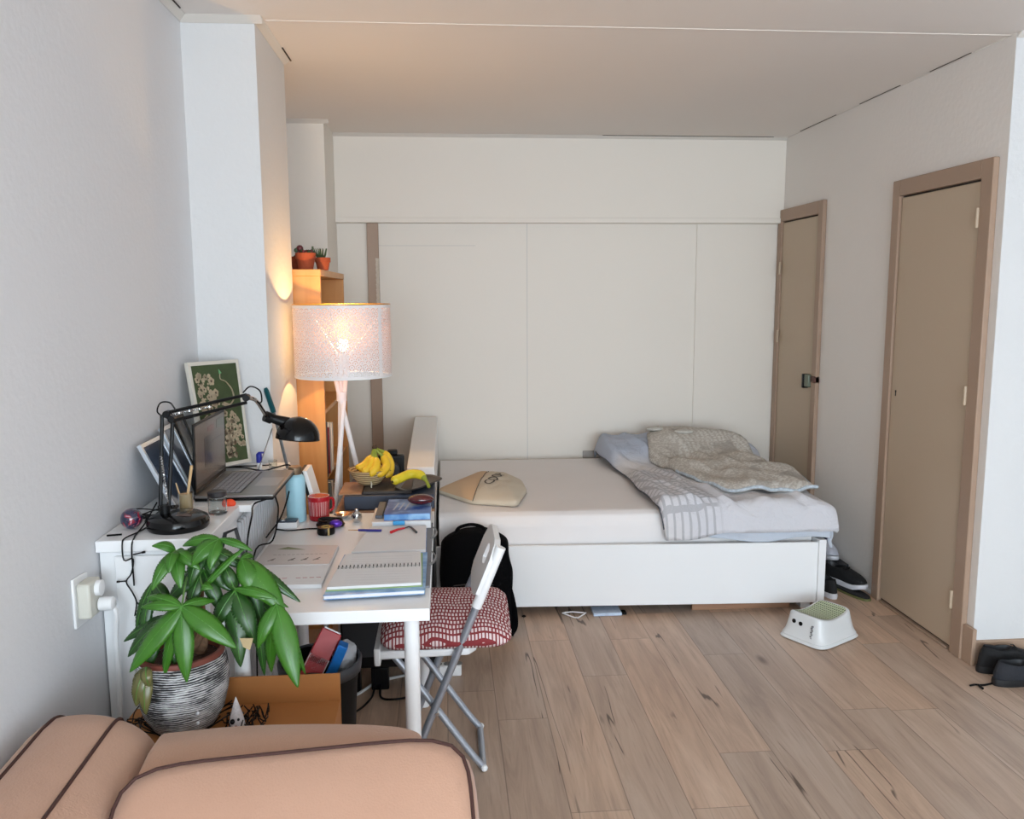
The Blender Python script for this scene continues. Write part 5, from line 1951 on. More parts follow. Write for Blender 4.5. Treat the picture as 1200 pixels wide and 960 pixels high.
# grey folder below, blue book, spiral notebook
t = thing('grey_folder', 'grey elastic band folder under the notebooks at the right edge of the desk', 'folder', (-0.2, 2.6, Z))
flat_sheet('folder_board', [(-0.235, 2.27), (-0.054, 2.27), (-0.054, 2.93), (-0.235, 2.93)], Z, 0.006, mat('mid_grey_board', (124, 126, 132), 0.6), t, bevel=0.001)
for yy in (2.50, 2.78):
    MB().tube([(-0.058, yy - 0.05, Z + 0.007), (-0.046, yy - 0.02, Z + 0.008), (-0.040, yy + 0.03, Z + 0.008), (-0.052, yy + 0.08, Z + 0.008)], 0.004, 8, smooth=5, flat=0.5).build('elastic_loop', M_grey, t)


def m_bluebook(name, c1, c2):
    m, nt, b = nt_new(name)
    g = G(nt)
    x, y, z, v = g.coords()
    g.put(b.inputs['Base Color'], g.mix(g.step(g.noise(v, 16, 3), 0.4, 0.62), lin(c1), lin(c2)))
    b.inputs['Roughness'].default_value = 0.3
    return m


M_bb1 = m_bluebook('pale_blue_cover', (88, 140, 196), (150, 190, 224))
M_bb2 = m_bluebook('blue_cover', (44, 84, 160), (118, 152, 208))
t = thing('blue_textbook', 'light blue softcover textbook under the open spiral notebook', 'book', (-0.2, 2.4, Z + 0.007))
c4 = [(-0.335, 2.185), (-0.066, 2.205), (-0.066, 2.545), (-0.320, 2.545)]
flat_sheet('pages', [(-0.333, 2.187), (-0.068, 2.207), (-0.068, 2.543), (-0.318, 2.543)], Z + 0.0075, 0.009, M_paper, t)
flat_sheet('cover', c4, Z + 0.0165, 0.0012, M_bb1, t)
flat_sheet('back_cover', c4, Z + 0.0063, 0.0012, M_bb1, t)
t = thing('spiral_notebook', 'open spiral notebook with blank white pages at the front right of the desk', 'notebook', (-0.2, 2.4, Z + 0.018))
zn = Z + 0.0182
flat_sheet('green_cover', [(-0.332, 2.215), (-0.073, 2.232), (-0.080, 2.53), (-0.316, 2.527)], zn, 0.002, mat('green_notebook_cover', (150, 178, 120), 0.5), t)
flat_sheet('lower_page_stack', [(-0.330, 2.222), (-0.076, 2.237), (-0.080, 2.384), (-0.322, 2.378)], zn + 0.002, 0.008, M_paper, t, bevel=0.0006)
flat_sheet('upper_page_stack', [(-0.321, 2.392), (-0.081, 2.397), (-0.086, 2.528), (-0.314, 2.522)], zn + 0.002, 0.006, M_paper, t, bevel=0.0006)
sp2 = MB()
for k in range(22):
    f = k / 21
    x_ = lerp(-0.318, -0.086, f)
    y_ = lerp(2.385, 2.390, f)
    sp2.tube([(x_ + 0.0, y_ + 0.012 * math.cos(a), zn + 0.009 + 0.007 * math.sin(a)) for a in [j * PI / 5 for j in range(10)]], 0.0011, 5, closed=True)
sp2.build('spiral_binding', M_darkgrey, t)
lm = MB()
for k in range(5):
    a = 2.25 + k * 0.022
    lm.box(-0.29 + 0.0 * k, -0.11, a, a + 0.0012, zn + 0.0102, zn + 0.0104)
for k in range(4):
    a = 2.42 + k * 0.022
    lm.box(-0.29, -0.11, a, a + 0.0012, zn + 0.0082, zn + 0.0084)
lm.build('faint_ruling', mat('faint_grey_ink', (208, 206, 208), 0.8), t)
# second pad behind
t = thing('writing_pad', 'blank white writing pad behind the open spiral notebook', 'notebook', (-0.2, 2.65, Z + 0.007))
pc4 = [(-0.300, 2.560), (-0.072, 2.565), (-0.076, 2.845), (-0.268, 2.845)]
flat_sheet('page_block', pc4, Z + 0.0085, 0.012, M_paper, t, bevel=0.0006)
flat_sheet('backing_card', [(-0.302, 2.555), (-0.070, 2.56), (-0.074, 2.847), (-0.268, 2.847)], Z + 0.0065, 0.002, M_bb2, t)
zp = Z + 0.0208
t = thing('ballpoint_pen', 'thin dark blue pen lying on the white pad and desk', 'pen', (-0.26, 2.83, zp))
p0, p1 = Vector((*Dk(447, 622, 0.775), zp + 0.004)), Vector((*Dk(420, 621.5, 0.775), zp + 0.004))
p2 = Vector((*Dk(408, 621, 0.775), zp + 0.003))
MB().tube([p0, p1], 0.0042, 10).build('pen_barrel', mat('dark_blue_pen', (36, 34, 120), 0.35), t)
MB().tube([p1, p2], [0.002, 0.0008], 8).build('pen_tip', mat('brass_tip', (190, 150, 90), 0.3, metal=0.8), t)
t = thing('bent_tool', 'red handled little tool with a grey bent head on the white pad', 'tool', (-0.18, 2.82, zp))
MB().tube([Vector((*Dk(458, 624, 0.775), zp + 0.004)), Vector((*Dk(466, 621, 0.775), zp + 0.005)), Vector((*Dk(474, 619, 0.775), zp + 0.004))], [0.005, 0.003], 8).build('red_handle', mat('glossy_red', (196, 28, 40), 0.3), t)
MB().tube([Vector((*Dk(473, 619.2, 0.775), zp + 0.004)), Vector((*Dk(479, 618.2, 0.775), zp + 0.006)), Vector((*Dk(482, 619, 0.775), zp + 0.006)), Vector((*Dk(488, 624, 0.775), zp + 0.004))], [0.0022, 0.0042], 8).build('grey_head', M_darkgrey, t)
# pile of books behind
t = thing('white_book', 'thick white book at the bottom of the pile behind the pads', 'book', (-0.18, 2.93, Z))
flat_sheet('pages', [(-0.262, 2.862), (-0.062, 2.866), (-0.062, 3.05), (-0.262, 3.05)], Z + 0.0085, 0.022, M_paper, t)
flat_sheet('cover', [(-0.266, 2.858), (-0.060, 2.862), (-0.060, 3.054), (-0.266, 3.054)], Z + 0.0305, 0.002, mat('off_white_cover', (226, 214, 206), 0.5), t)
flat_sheet('back_cover', [(-0.266, 2.858), (-0.060, 2.862), (-0.060, 3.054), (-0.266, 3.054)], Z + 0.0065, 0.002, M_white, t)
zz = Z + 0.033
t = thing('blue_book', 'glossy blue book with white lettering bars on top of the white book', 'book', (-0.14, 2.94, zz))
flat_sheet('pages', [(-0.220, 2.875), (-0.064, 2.878), (-0.066, 3.085), (-0.216, 3.085)], zz + 0.002, 0.018, M_paper, t)
flat_sheet('cover', [(-0.223, 2.871), (-0.062, 2.875), (-0.064, 3.088), (-0.219, 3.088)], zz + 0.020, 0.002, M_bb2, t)
flat_sheet('back_cover', [(-0.223, 2.871), (-0.062, 2.875), (-0.064, 3.088), (-0.219, 3.088)], zz, 0.002, M_bb2, t)
B(-0.222, -0.063, 2.8735, 2.8755, zz + 0.002, zz + 0.02).build('spine', M_bb1, t)
wbars = MB()
for k in range(3):
    wbars.prism([(-0.196 + k * 0.020, 2.93, zz + 0.0221), (-0.190 + k * 0.020, 2.93, zz + 0.0221), (-0.176 + k * 0.020, 3.03, zz + 0.0221), (-0.182 + k * 0.020, 3.03, zz + 0.0221)], (0, 0, 0.0004))
wbars.build('white_bars', mat('pale_lettering', (176, 184, 206), 0.5), t)
tag(B(-0.255, -0.228, 2.90, 3.10, zz, zz + 0.012).build('grey_case', mat('slate_grey_case', (84, 88, 96), 0.5), bevel=0.003), 'narrow slate grey case beside the glossy blue book', 'case')
tag(B(-0.190, -0.15, 2.851, 2.857, Z + 0.0215, Z + 0.036).build('blue_sticky_tab', mat('bright_blue_tab', (52, 150, 206), 0.4), bevel=0.001), 'small bright blue tab standing at the white book spine', 'tab')
# glasses case
t = thing('glasses_case', 'shiny burgundy glasses case on the blue book', 'case', (-0.09, 3.0, zz + 0.022))
gc = Vector((-0.098, 3.0, zz + 0.0415))
MB().ball(gc, 0.02, 24, sc=(2.35, 1.4, 0.95)).build('case_shell', mat('burgundy_gloss', (86, 28, 30), 0.2, coat=0.6), t)
MB().tube([gc + Vector((0.0475 * math.cos(a), 0.0285 * math.sin(a), 0)) for a in [k * PI / 16 for k in range(32)]], 0.0012, 6, closed=True).build('case_seam', mat('dark_burgundy', (44, 20, 22), 0.4), t)

# mug
q = (-0.468, 3.035, Z)


def m_mug():
    m, nt, b = nt_new('red_mug_white_lines')
    g = G(nt)
    x, y, z, v = g.coords()
    ang = g.math('ARCTAN2', y, x)
    cell = g.math('FRACT', g.math('MULTIPLY', ang, 20 / PI))
    id_ = g.math('FLOOR', g.math('MULTIPLY', ang, 20 / PI))
    wn = g.n('ShaderNodeTexWhiteNoise', noise_dimensions='1D')
    g.put(wn.inputs['W'], id_)
    on = g.math('LESS_THAN', cell, g.math('MULTIPLY', g.math('ADD', wn.outputs[0], 0.25), 0.45))
    zz_ = g.math('MULTIPLY', g.math('GREATER_THAN', z, 0.020), g.math('LESS_THAN', z, 0.072))
    g.put(b.inputs['Base Color'], g.mix(g.math('MULTIPLY', g.math('MULTIPLY', on, zz_), 0.75), lin((176, 14, 30)), lin((232, 200, 196))))
    b.inputs['Roughness'].default_value = 0.25
    return m


t = thing('mug', 'red mug with thin white vertical lines standing at the back of the desk', 'mug', q)
MB().lathe([(0.032, 0), (0.036, 0.004), (0.039, 0.085), (0.0385, 0.089)], q, 40).build('mug_body', m_mug(), t, angle=60)
MB().lathe([(0.0385, 0.0892), (0.036, 0.0892), (0.034, 0.008), (0, 0.006)], q, 40, cap=False).build('white_inside', M_white, t)
MB().tube([(q[0] + 0.030, q[1] + 0.020, Z + 0.072), (q[0] + 0.045, q[1] + 0.04, Z + 0.066), (q[0] + 0.045, q[1] + 0.042, Z + 0.032), (q[0] + 0.028, q[1] + 0.021, Z + 0.020)], 0.005, 8, smooth=5).build('handle', mat('red_handle_glaze', (176, 14, 30), 0.25), t)
# light blue bottle
q = (-0.548, 3.03, Z)
t = thing('water_bottle', 'light blue cylindrical water bottle with a steel cap on the desk', 'bottle', q)
MB().lathe([(0.033, 0), (0.035, 0.004), (0.035, 0.150), (0.032, 0.162), (0.023, 0.172)], q, 36).build('bottle_body', mat('pastel_blue_enamel', (172, 218, 232), 0.4), t, angle=60)
MB().lathe([(0.023, 0.172), (0.024, 0.176), (0.024, 0.196), (0.021, 0.200), (0, 0.2)], q, 30).build('bottle_cap', mat('brownish_steel_cap', (150, 128, 104), 0.3, metal=0.8), t)
# white device with dark lens top
t = thing('charger_box', 'little white box with a dark top lying in front of the blue bottle', 'box', (-0.565, 2.94, Z))
B(-0.602, -0.528, 2.915, 2.965, Z, Z + 0.022).build('box_body', M_white, t, bevel=0.003)
B(-0.600, -0.530, 2.917, 2.963, Z + 0.022, Z + 0.027).build('dark_top', mat('dark_blue_grey_top', (52, 62, 78), 0.3), t, bevel=0.002)
MB().lathe([(0.017, 0), (0.017, 0.004), (0.012, 0.005)], (-0.582, 2.94, Z + 0.027), 20).build('round_dial', M_silver, t)
MB().tube([(-0.595, 2.90, Z + 0.004), (-0.55, 2.885, Z + 0.003), (-0.49, 2.90, Z + 0.003), (-0.45, 2.90, Z + 0.003)], 0.0028, 6, smooth=5).build('cord', M_black, t)
# black cable coil with purple
t = thing('purple_earphones', 'coil of black cord with shiny purple earphones in front of the red mug', 'earphones', (-0.41, 2.93, Z))
cc = MB()
rs = random.Random(21)
for k in range(7):
    a0 = rs.random() * 6
    cc.tube([(-0.415 + (0.042 + 0.006 * math.sin(k)) * math.cos(a0 + i * 0.5), 2.935 + (0.020 + 0.003 * k % 0.01) * math.sin(a0 + i * 0.5), Z + 0.004 + 0.0035 * k + 0.002 * math.sin(i)) for i in range(13)], 0.0034, 6, smooth=3)
cc.build('cord_coil', M_black, t)
MB().ball((-0.392, 2.905, Z + 0.018), 0.016, 14, sc=(1.4, 0.9, 0.9)).build('purple_pod', mat('metallic_purple', (96, 50, 170), 0.25, metal=0.5), t)
q = (-0.418, 2.845, Z)
t = thing('tape_roll', 'short black tape roll with a yellowish core on the desk', 'tape', q)
MB().lathe([(0.016, 0.001), (0.028, 0.0), (0.030, 0.004), (0.030, 0.020), (0.028, 0.024), (0.018, 0.024), (0.016, 0.022)], q, 32).build('tape', M_black, t)
MB().lathe([(0.0158, 0.001), (0.0158, 0.026), (0.0125, 0.026), (0.0125, 0.001)], q, 28, cap=False).build('core', mat('yellow_brown_core', (184, 150, 84), 0.7), t)
B(q[0] + 0.010, q[0] + 0.016, q[1] - 0.031, q[1] - 0.012, Z + 0.001, Z + 0.0255).build('loose_end', mat('ochre_tape_end', (176, 150, 96), 0.6), t)
q = (-0.385, 3.05, Z)
t = thing('metal_bowl', 'small shallow silver dish beside the red mug', 'dish', q)
MB().lathe([(0.016, 0), (0.018, 0.003), (0.032, 0.014), (0.034, 0.015), (0.030, 0.014), (0.014, 0.005), (0, 0.004)], q, 32).build('dish_body', M_silver, t)
MB().ball((q[0] - 0.010, q[1] - 0.004, Z + 0.013), 0.008, 10, sc=(1.6, 1, 0.7)).build('brown_lump', mat('caramel_brown', (150, 96, 58), 0.6), t)
q = (-0.328, 2.985, Z)
t = thing('tea_strainer', 'round steel tea strainer ball left of the book pile', 'strainer', q)
MB().lathe([(0.012, 0), (0.0185, 0.010), (0.0195, 0.02), (0.017, 0.032), (0.008, 0.040), (0.006, 0.048), (0, 0.05)], q, 24).build('steel_body', M_silver, t)
# small white framed board and tan board leaning behind
t = thing('tablet', 'white edged dark tablet leaning on edge behind the blue bottle', 'tablet', (-0.5, 3.1, Z))
a, b_ = at(365, 589, 3.08), at(351, 541, 3.10)
a = Vector((-0.489, 3.088, Z + 0.003))
e = Vector((-0.045, 0.01, 0.165))
MB().hexa([a, a + Vector((0.016, 0, 0)), a + Vector((0.016, 0.12, 0)), a + Vector((0, 0.12, 0))], [a + e, a + e + Vector((0.016, 0, 0)), a + e + Vector((0.016, 0.12, 0)), a + e + Vector((0, 0.12, 0))]).build('tablet_rim', M_white, t, bevel=0.002)
a2 = a - Vector((0.0115, 0, 0))
MB().hexa([a2, a2 + Vector((0.011, 0, 0)), a2 + Vector((0.011, 0.12, 0)), a2 + Vector((0, 0.12, 0))], [a2 + e, a2 + e + Vector((0.011, 0, 0)), a2 + e + Vector((0.011, 0.12, 0)), a2 + e + Vector((0, 0.12, 0))]).build('tablet_back', M_black, t, bevel=0.002)

# ------------------------------------------------------------------ CHAIR
t = thing('folding_chair', 'white folding chair with grey tube legs pulled up beside the desk', 'chair', (0.0, 2.73, 0))
YN, YF = 2.572, 2.885


def tA(y, z):   # back tube line: floor left -> top right
    return Vector((lerp(-0.150, 0.166, z / 0.775), y, z))


for nm, y, yt in (('back_leg', YN, YN), ('back_leg', YF, YF - 0.03)):
    MB().tube([tA(y, 0.013), tA(y, 0.45), tA(yt, 0.60), tA(yt, 0.755)], 0.0125, 14).build(nm, M_chrome, t)
MB().tube([tA(YN, 0.013), tA(YF, 0.013)], 0.0125, 14).build('rear_floor_bar', M_chrome, t)
yy0, yy1 = YN + 0.028, YF - 0.028
for y in (yy0, yy1):
    MB().tube([(-0.178, y, 0.405), (-0.10, y, 0.30), (0.055, y, 0.075), (0.098, y, 0.02), (0.103, y, 0.012)], 0.0115, 14, smooth=3).build('front_leg', M_chrome, t)
MB().tube([(0.103, yy0, 0.012), (0.103, yy1, 0.012)], 0.0115, 14).build('front_floor_bar', M_chrome, t)
MB().ball((0.106, yy0 - 0.008, 0.013), 0.012, 12).ball((0.106, yy1 + 0.008, 0.013), 0.012, 12).build('foot_cap', M_white, t)
for y in (YN, YF):
    MB().cyl((-0.045, y - 0.016, 0.225), (-0.045, y + 0.014 + 0.012, 0.225), 0.006, n=12).build('pivot', M_silver, t)
# seat
MB().prism([(-0.235, YN + 0.006, 0.405), (0.06, YN + 0.018, 0.405), (0.085, YN + 0.05, 0.405), (0.085, YF - 0.05, 0.405), (0.06, YF - 0.018, 0.405), (-0.235, YF - 0.006, 0.405)], (0, 0, 0.028)).build('seat', M_white2, t, bevel=0.008, seg=3)
MB().box(-0.243, -0.222, YN + 0.004, YF - 0.004, 0.385, 0.443).build('seat_front_rail', M_white2, t, bevel=0.005)
# backrest plate between the tubes, hand hole near the near edge
bd = (tA(0, 0.775) - tA(0, 0.55)).normalized()
bn = Vector((bd.z, 0, -bd.x))


def bk(y, h, off=0.0):
    return tA(y, h) + bn * off


YG = YF - 0.03
outl = [(YN - 0.016, 0.615), (YN - 0.016, 0.725), (YN + 0.012, 0.768), (YN + 0.05, 0.776), (YG - 0.06, 0.776), (YG - 0.02, 0.762), (YG + 0.012, 0.715), (YG + 0.012, 0.625), (YG - 0.03, 0.600), ((YN + YG) / 2, 0.588), (YN + 0.03, 0.598)]
hole = [(YN + 0.06, 0.690), (YN + 0.065, 0.735), (YN + 0.10, 0.744), (YN + 0.135, 0.735), (YN + 0.14, 0.690), (YN + 0.10, 0.680)]
bmx = bmesh.new()
vo = [bmx.verts.new(bk(a, b_, -0.010) - t.location) for a, b_ in outl]
vh = [bmx.verts.new(bk(a, b_, -0.010) - t.location) for a, b_ in hole]
es = [bmx.edges.new((vo[i], vo[(i + 1) % len(vo)])) for i in range(len(vo))] + [bmx.edges.new((vh[i], vh[(i + 1) % len(vh)])) for i in range(len(vh))]
bmesh.ops.triangle_fill(bmx, use_beauty=True, edges=es)
hc = sum((v.co for v in vh), Vector()) / len(vh)
hr = 0.9 * min((v.co - hc).length for v in vh)
bmesh.ops.delete(bmx, geom=[f for f in bmx.faces if all(v in vh for v in f.verts)], context='FACES_ONLY')
me = bpy.data.meshes.new('backrest')
bmx.to_mesh(me)
bmx.free()
me.materials.append(M_white2)
o = bpy.data.objects.new('backrest', me)
COL.objects.link(o)
o.parent = t
md = o.modifiers.new('solid', 'SOLIDIFY')
md.thickness = 0.020
md.offset = 0
sl2 = MB()
sl2.tube([bk(YN - 0.002, 0.575), bk(YN - 0.002, 0.77)], 0.0165, 16)
sl2.build('backrest_sleeve', M_white2, t)


def m_cushion():
    m, nt, b = nt_new('red_fabric_white_dashes')
    g = G(nt)
    x, y, z, v = g.coords()
    # dash rows along x
    nz = g.math('MULTIPLY', g.math('SUBTRACT', g.noise(v, 7, 2), 0.5), 0.035)
    yv = g.math('ADD', y, nz)
    rv = g.math('MULTIPLY', yv, 62.0)
    row = g.math('FLOOR', rv)
    fv = g.math('FRACT', rv)
    wn = g.n('ShaderNodeTexWhiteNoise', noise_dimensions='1D')
    g.put(wn.inputs['W'], row)
    xu = g.math('ADD', g.math('MULTIPLY', x, 88.0), g.math('MULTIPLY', wn.outputs[0], 5.0))
    fu = g.math('FRACT', xu)
    wn2 = g.n('ShaderNodeTexWhiteNoise', noise_dimensions='2D')
    g.put(wn2.inputs['Vector'], g.vec(row, g.math('FLOOR', xu), 0.0))
    d = g.math('MULTIPLY', g.math('GREATER_THAN', fu, g.math('ADD', 0.30, g.math('MULTIPLY', wn2.outputs['Value'], 0.22))), g.math('GREATER_THAN', fv, 0.36))
    c = g.mix(d, lin((138, 50, 54)), lin((228, 210, 208)))
    g.put(b.inputs['Base Color'], c)
    b.inputs['Roughness'].default_value = 0.9
    g.bump(g.noise(v, 90, 3), 0.3, 0.004, b)
    return m


cc0 = Vector((-0.012, 2.718, 0.482))
t = thing('seat_cushion', 'red cushion with rows of white dashes lying on the folding chair', 'cushion', tuple(cc0))
mb = MB()
pillow(mb, cc0, (1, 0, 0.0), (0, 1, 0.16), (0, -0.16, 1), 0.212, 0.160, 0.095, p=9, n=72, rings=14, fall=0.6, wr=0.010, seed=4, edge=0.004)
for i, v in enumerate(mb.v):
    if v.z > cc0.z:
        v.z += 0.012 * (v.y - 2.6) / 0.28
    if v.z < 0.437:
        v.z = 0.437 + 0.0005
mb.build('cushion_cover', m_cushion(), t, angle=180)
MB().ball(cc0 + Vector((0.198, -0.08, -0.015)), 0.014, 10, sc=(1.2, 1, 0.5)).build('corner_tab', mat('white_cotton_tab', (220, 214, 212), 0.8), t)

# ------------------------------------------------------------------ BIN
bx, by = -0.386, 2.415
t = thing('waste_bin', 'dark grey waste bin under the front of the desk, filled with packaging', 'bin', (bx, by, 0))
prof = [(0.082, 0), (0.085, 0.01), (0.108, 0.42), (0.116, 0.47), (0.118, 0.485), (0.112, 0.486), (0.104, 0.43), (0.08, 0.015), (0, 0.014)]
MB().lathe(prof, (bx, by, 0), 40).build('bin_body', mat('black_bin_plastic', (12, 12, 14), 0.5, spec=0.2), t, angle=50)
MB().lathe([(0.1185, 0.455), (0.1205, 0.470), (0.1225, 0.489), (0.119, 0.492), (0.112, 0.488)], (bx, by, 0), 40, cap=False).build('rim_liner', mat('dark_grey_bin_bag', (60, 63, 68), 0.4), t, solid=0.002, angle=60)


def packbox(name, label, cat, c, sz, rot, m, extra=None):
    r = thing(name, label, cat, c)
    R = rot
    B(c[0] - sz[0] / 2, c[0] + sz[0] / 2, c[1] - sz[1] / 2, c[1] + sz[1] / 2, c[2] - sz[2] / 2, c[2] + sz[2] / 2, R=R).build('pack', m, r, bevel=0.003)
    if extra:
        extra(r, R, c)
    return r


Rr = Matrix.Rotation(math.radians(28), 3, 'Y') @ Matrix.Rotation(math.radians(-22), 3, 'X')


def redextra(r, R, c):
    c = Vector(c)
    MB().box(c.x - 0.031, c.x + 0.031, c.y - 0.0225, c.y - 0.0215, c.z - 0.02, c.z + 0.02, R=R, c=c).build('white_label', mat('white_red_label', (216, 196, 198), 0.5, var=0.2, vscale=120), r)
    k = MB()
    for i in range(9):
        k.box(c.x - 0.022 + i * 0.005, c.x - 0.020 + i * 0.005, c.y - 0.0232, c.y - 0.0224, c.z - 0.0, c.z + 0.015, R=R, c=c)
    k.build('barcode', M_black, r)
    MB().box(c.x - 0.026, c.x + 0.026, c.y - 0.016, c.y + 0.016, c.z + 0.100, c.z + 0.104, R=R, c=c).build('open_flap', M_white, r)


packbox('red_carton', 'red carton with a white barcode label sticking out of the bin', 'carton', (bx - 0.012, by + 0.01, 0.475), (0.062, 0.045, 0.20), Rr, mat('red_printed_card', (190, 44, 50), 0.4), redextra)
packbox('blue_pack', 'bright blue plastic pack in the bin beside the red carton', 'packaging', (bx + 0.045, by + 0.0, 0.475), (0.030, 0.04, 0.13), Matrix.Rotation(math.radians(24), 3, 'Y'), mat('bright_blue_plastic', (40, 124, 206), 0.3, var=0.2, vscale=40))
cr_ = MB().ball((bx + 0.070, by + 0.035, 0.475), 0.042, 18, sc=(0.8, 1.0, 1.3))
for v in cr_.v:
    v += Vector((noise.noise(v * 40), noise.noise(v * 40 + Vector((9, 0, 0))), noise.noise(v * 40 + Vector((0, 9, 0))))) * 0.012
tag(cr_.build('crumpled_paper', mat('crumpled_grey_white_paper', (186, 188, 192), 0.7), smooth=False), 'crumpled pale paper at the right side inside the bin', 'paper')
cr_ = MB().ball((bx - 0.02, by - 0.045, 0.435), 0.05, 16, sc=(1.1, 0.8, 0.6))
tag(cr_.build('dark_bag', mat('black_bag', (34, 34, 38), 0.5), smooth=True), 'dark crumpled bag low inside the waste bin', 'bag')

# cables and power strip on the floor
t = thing('power_strip', 'white power strip on the floor behind the folding chair', 'power strip', (0.0, 3.0, 0))
q = onz(508, 806, 0)
B(-0.078, 0.045, 3.30, 3.35, 0.0, 0.045).build('strip_body', M_white, t, bevel=0.006)
for i in range(3):
    MB().lathe([(0.017, 0), (0.017, 0.003)], (-0.052 + i * 0.042, 3.325, 0.045), 16).build('strip_outlet', M_grey, t)
MB().tube([(-0.078, 3.325, 0.02), (-0.12, 3.33, 0.008), (-0.20, 3.31, 0.007), (-0.30, 3.26, 0.007), (-0.38, 3.15, 0.007), (-0.52, 3.08, 0.007)], 0.006, 8, smooth=5).build('cord', M_white, t)
t = thing('adapter', 'black power adapter block with a cord on the floor under the desk', 'adapter', (-0.3, 3.0, 0))
B(-0.315, -0.245, 3.205, 3.245, 0.0, 0.095).build('block', M_black, t, bevel=0.006)
MB().tube([(-0.28, 3.205, 0.02), (-0.27, 3.12, 0.012), (-0.22, 3.08, 0.022), (-0.16, 3.12, 0.012), (-0.12, 3.2, 0.008), (-0.09, 3.28, 0.008)], 0.0045, 8, smooth=6).tube([(-0.30, 3.205, 0.02), (-0.31, 3.12, 0.010), (-0.36, 3.02, 0.008), (-0.46, 2.96, 0.008)], 0.004, 8, smooth=6).build('cord', M_black, t)

# ------------------------------------------------------------------ BACKPACK
def bpk(u, v):
    a = u * 2 * PI
    x, y = superell(a, 3.4)
    w_ = lerp(0.155, 0.140, sstep(v, 0.55, 1.0)) * (1 - 0.10 * (v < 0.02)) * math.sqrt(max(0.0, 1 - max(0, v - 0.86) ** 2 / 0.14 ** 2 * 0.86))
    d_ = lerp(0.10, 0.045, v ** 1.3) * (0.9 + 0.1 * math.sin(v * 9))
    zc = 0.005 + v * 0.475
    lean = 0.04 * v
    P_ = Vector((0.128 + x * w_ * 1.08 - 0.008 * v, 3.762 + lean * 0.9 + y * d_, zc))
    P_ += Vector((1, 0.6, 0.3)) * 0.008 * noise.noise(P_ * 11)
    P_.z = max(P_.z, 0.002)
    return P_


t = thing('backpack', 'black backpack standing on the floor between the desk and the bed', 'backpack', (0.12, 3.77, 0))
mb = MB().grid(lambda u, v: bpk(u, v), 64, 40, wrap=True)
mb.f.append(tuple(range(64))[::-1]); mb.m.append(0)
mb.f.append(tuple(40 * 64 + i for i in range(64))); mb.m.append(0)
mb.build('bag_body', M_blackf, t, angle=80)
mb = MB()
pillow(mb, (0.12, 3.672, 0.15), (1, 0, 0), (0, 0.12, 1), (0, -1, 0.1), 0.115, 0.10, 0.06, p=5, wr=0.006)
mb.build('front_pocket', M_blackf, t, angle=180)
MB().tube([(0.02, 3.69, 0.25), (0.10, 3.672, 0.262), (0.20, 3.685, 0.25)], 0.003, 6, smooth=5).build('zip', M_darkgrey, t)
MB().tube([(0.03, 3.79, 0.462), (0.05, 3.785, 0.495), (0.105, 3.785, 0.508), (0.155, 3.79, 0.494), (0.17, 3.80, 0.465)], 0.008, 8, smooth=6).build('top_handle', M_blackf, t)
MB().tube([(0.245, 3.80, 0.30), (0.285, 3.74, 0.18), (0.30, 3.70, 0.06), (0.275, 3.68, 0.012)], [0.016, 0.02], 8, smooth=6, flat=0.5).build('strap', M_blackf, t)

# ------------------------------------------------------------------ UNDER THE BED
tag(B(1.20, 1.70, 3.93, 3.95, 0.0, 0.036).build('wooden_board', M_brownboard, bevel=0.002), 'long brown wooden board on the floor under the right part of the bed', 'board')
t = thing('blue_packet', 'flat blue and white packet poking out under the bed', 'packet', (0.78, 3.95, 0))
B(0.70, 0.84, 3.89, 3.99, 0.001, 0.016).build('packet_body', mat('blue_white_print', (188, 204, 232), 0.4, var=0.15, vscale=40), t, bevel=0.003)
B(0.82, 0.865, 3.90, 3.94, 0.001, 0.012).build('black_end', M_black, t, bevel=0.002)
t = thing('wire_hanger', 'small white wire hanger lying under the bed beside the blue packet', 'hanger', (0.6, 3.9, 0))
MB().tube([(0.55, 3.925, 0.012), (0.60, 3.878, 0.006), (0.62, 3.87, 0.006), (0.665, 3.915, 0.012), (0.60, 3.935, 0.012), (0.55, 3.925, 0.012)], 0.0035, 6).build('wire', M_paper, t)
tag(MB().ball((0.36, 3.915, 0.006), 0.008, 10, sc=(1.4, 1, 0.7)).build('dark_pebble', M_black), 'tiny dark crumb on the floor below the left part of the bed', 'crumb')

# ------------------------------------------------------------------ STEP STOOL
A0 = math.radians(31)
sc0 = Vector((1.692, 3.578, 0))
t = thing('step_stool', 'small white plastic step stool with a green speckled top near the closet door', 'stool', tuple(sc0), rz=A0)
Rm = Rz(A0)
HXs, HYs, HZs = 0.120, 0.090, 0.130


def topz(x, y):
    return HZs - 0.026 * (1 - min(1, abs(x) / HXs) ** 2)


def stool(u, v):
    a = u * 2 * PI
    x, y = superell(a, 6)
    if v < 0.12:
        k = v / 0.12
        fl_ = 0.010 * (1 - k) ** 1.0 + 0.024
        z = 0.004 + 0.012 * k
        xx, yy_ = x * (HXs + fl_), y * (HYs + fl_)
        if k > 0.9:
            pass
    elif v < 0.9:
        k = (v - 0.12) / 0.78
        s_ = 0.018 * (1 - k) + 0.010 * (1 - k) ** 6
        xx, yy_ = x * (HXs + s_), y * (HYs + s_)
        z = lerp(0.018, topz(xx, yy_) - 0.008, k)
    else:
        k = (v - 0.9) / 0.1
        s_ = -0.008 * k
        xx, yy_ = x * (HXs + s_), y * (HYs + s_)
        z = topz(xx, yy_) - 0.008 * (1 - math.sin(k * PI / 2))
    q_ = Rm @ Vector((xx, yy_, z)) + sc0
    return q_


mb = MB().grid(stool, 80, 40, wrap=True)


def stop_(u, v):
    a = u * 2 * PI
    x, y = superell(a, 6)
    xx, yy_ = x * (HXs - 0.008) * v, y * (HYs - 0.008) * v
    return Rm @ Vector((xx, yy_, topz(xx, yy_))) + sc0


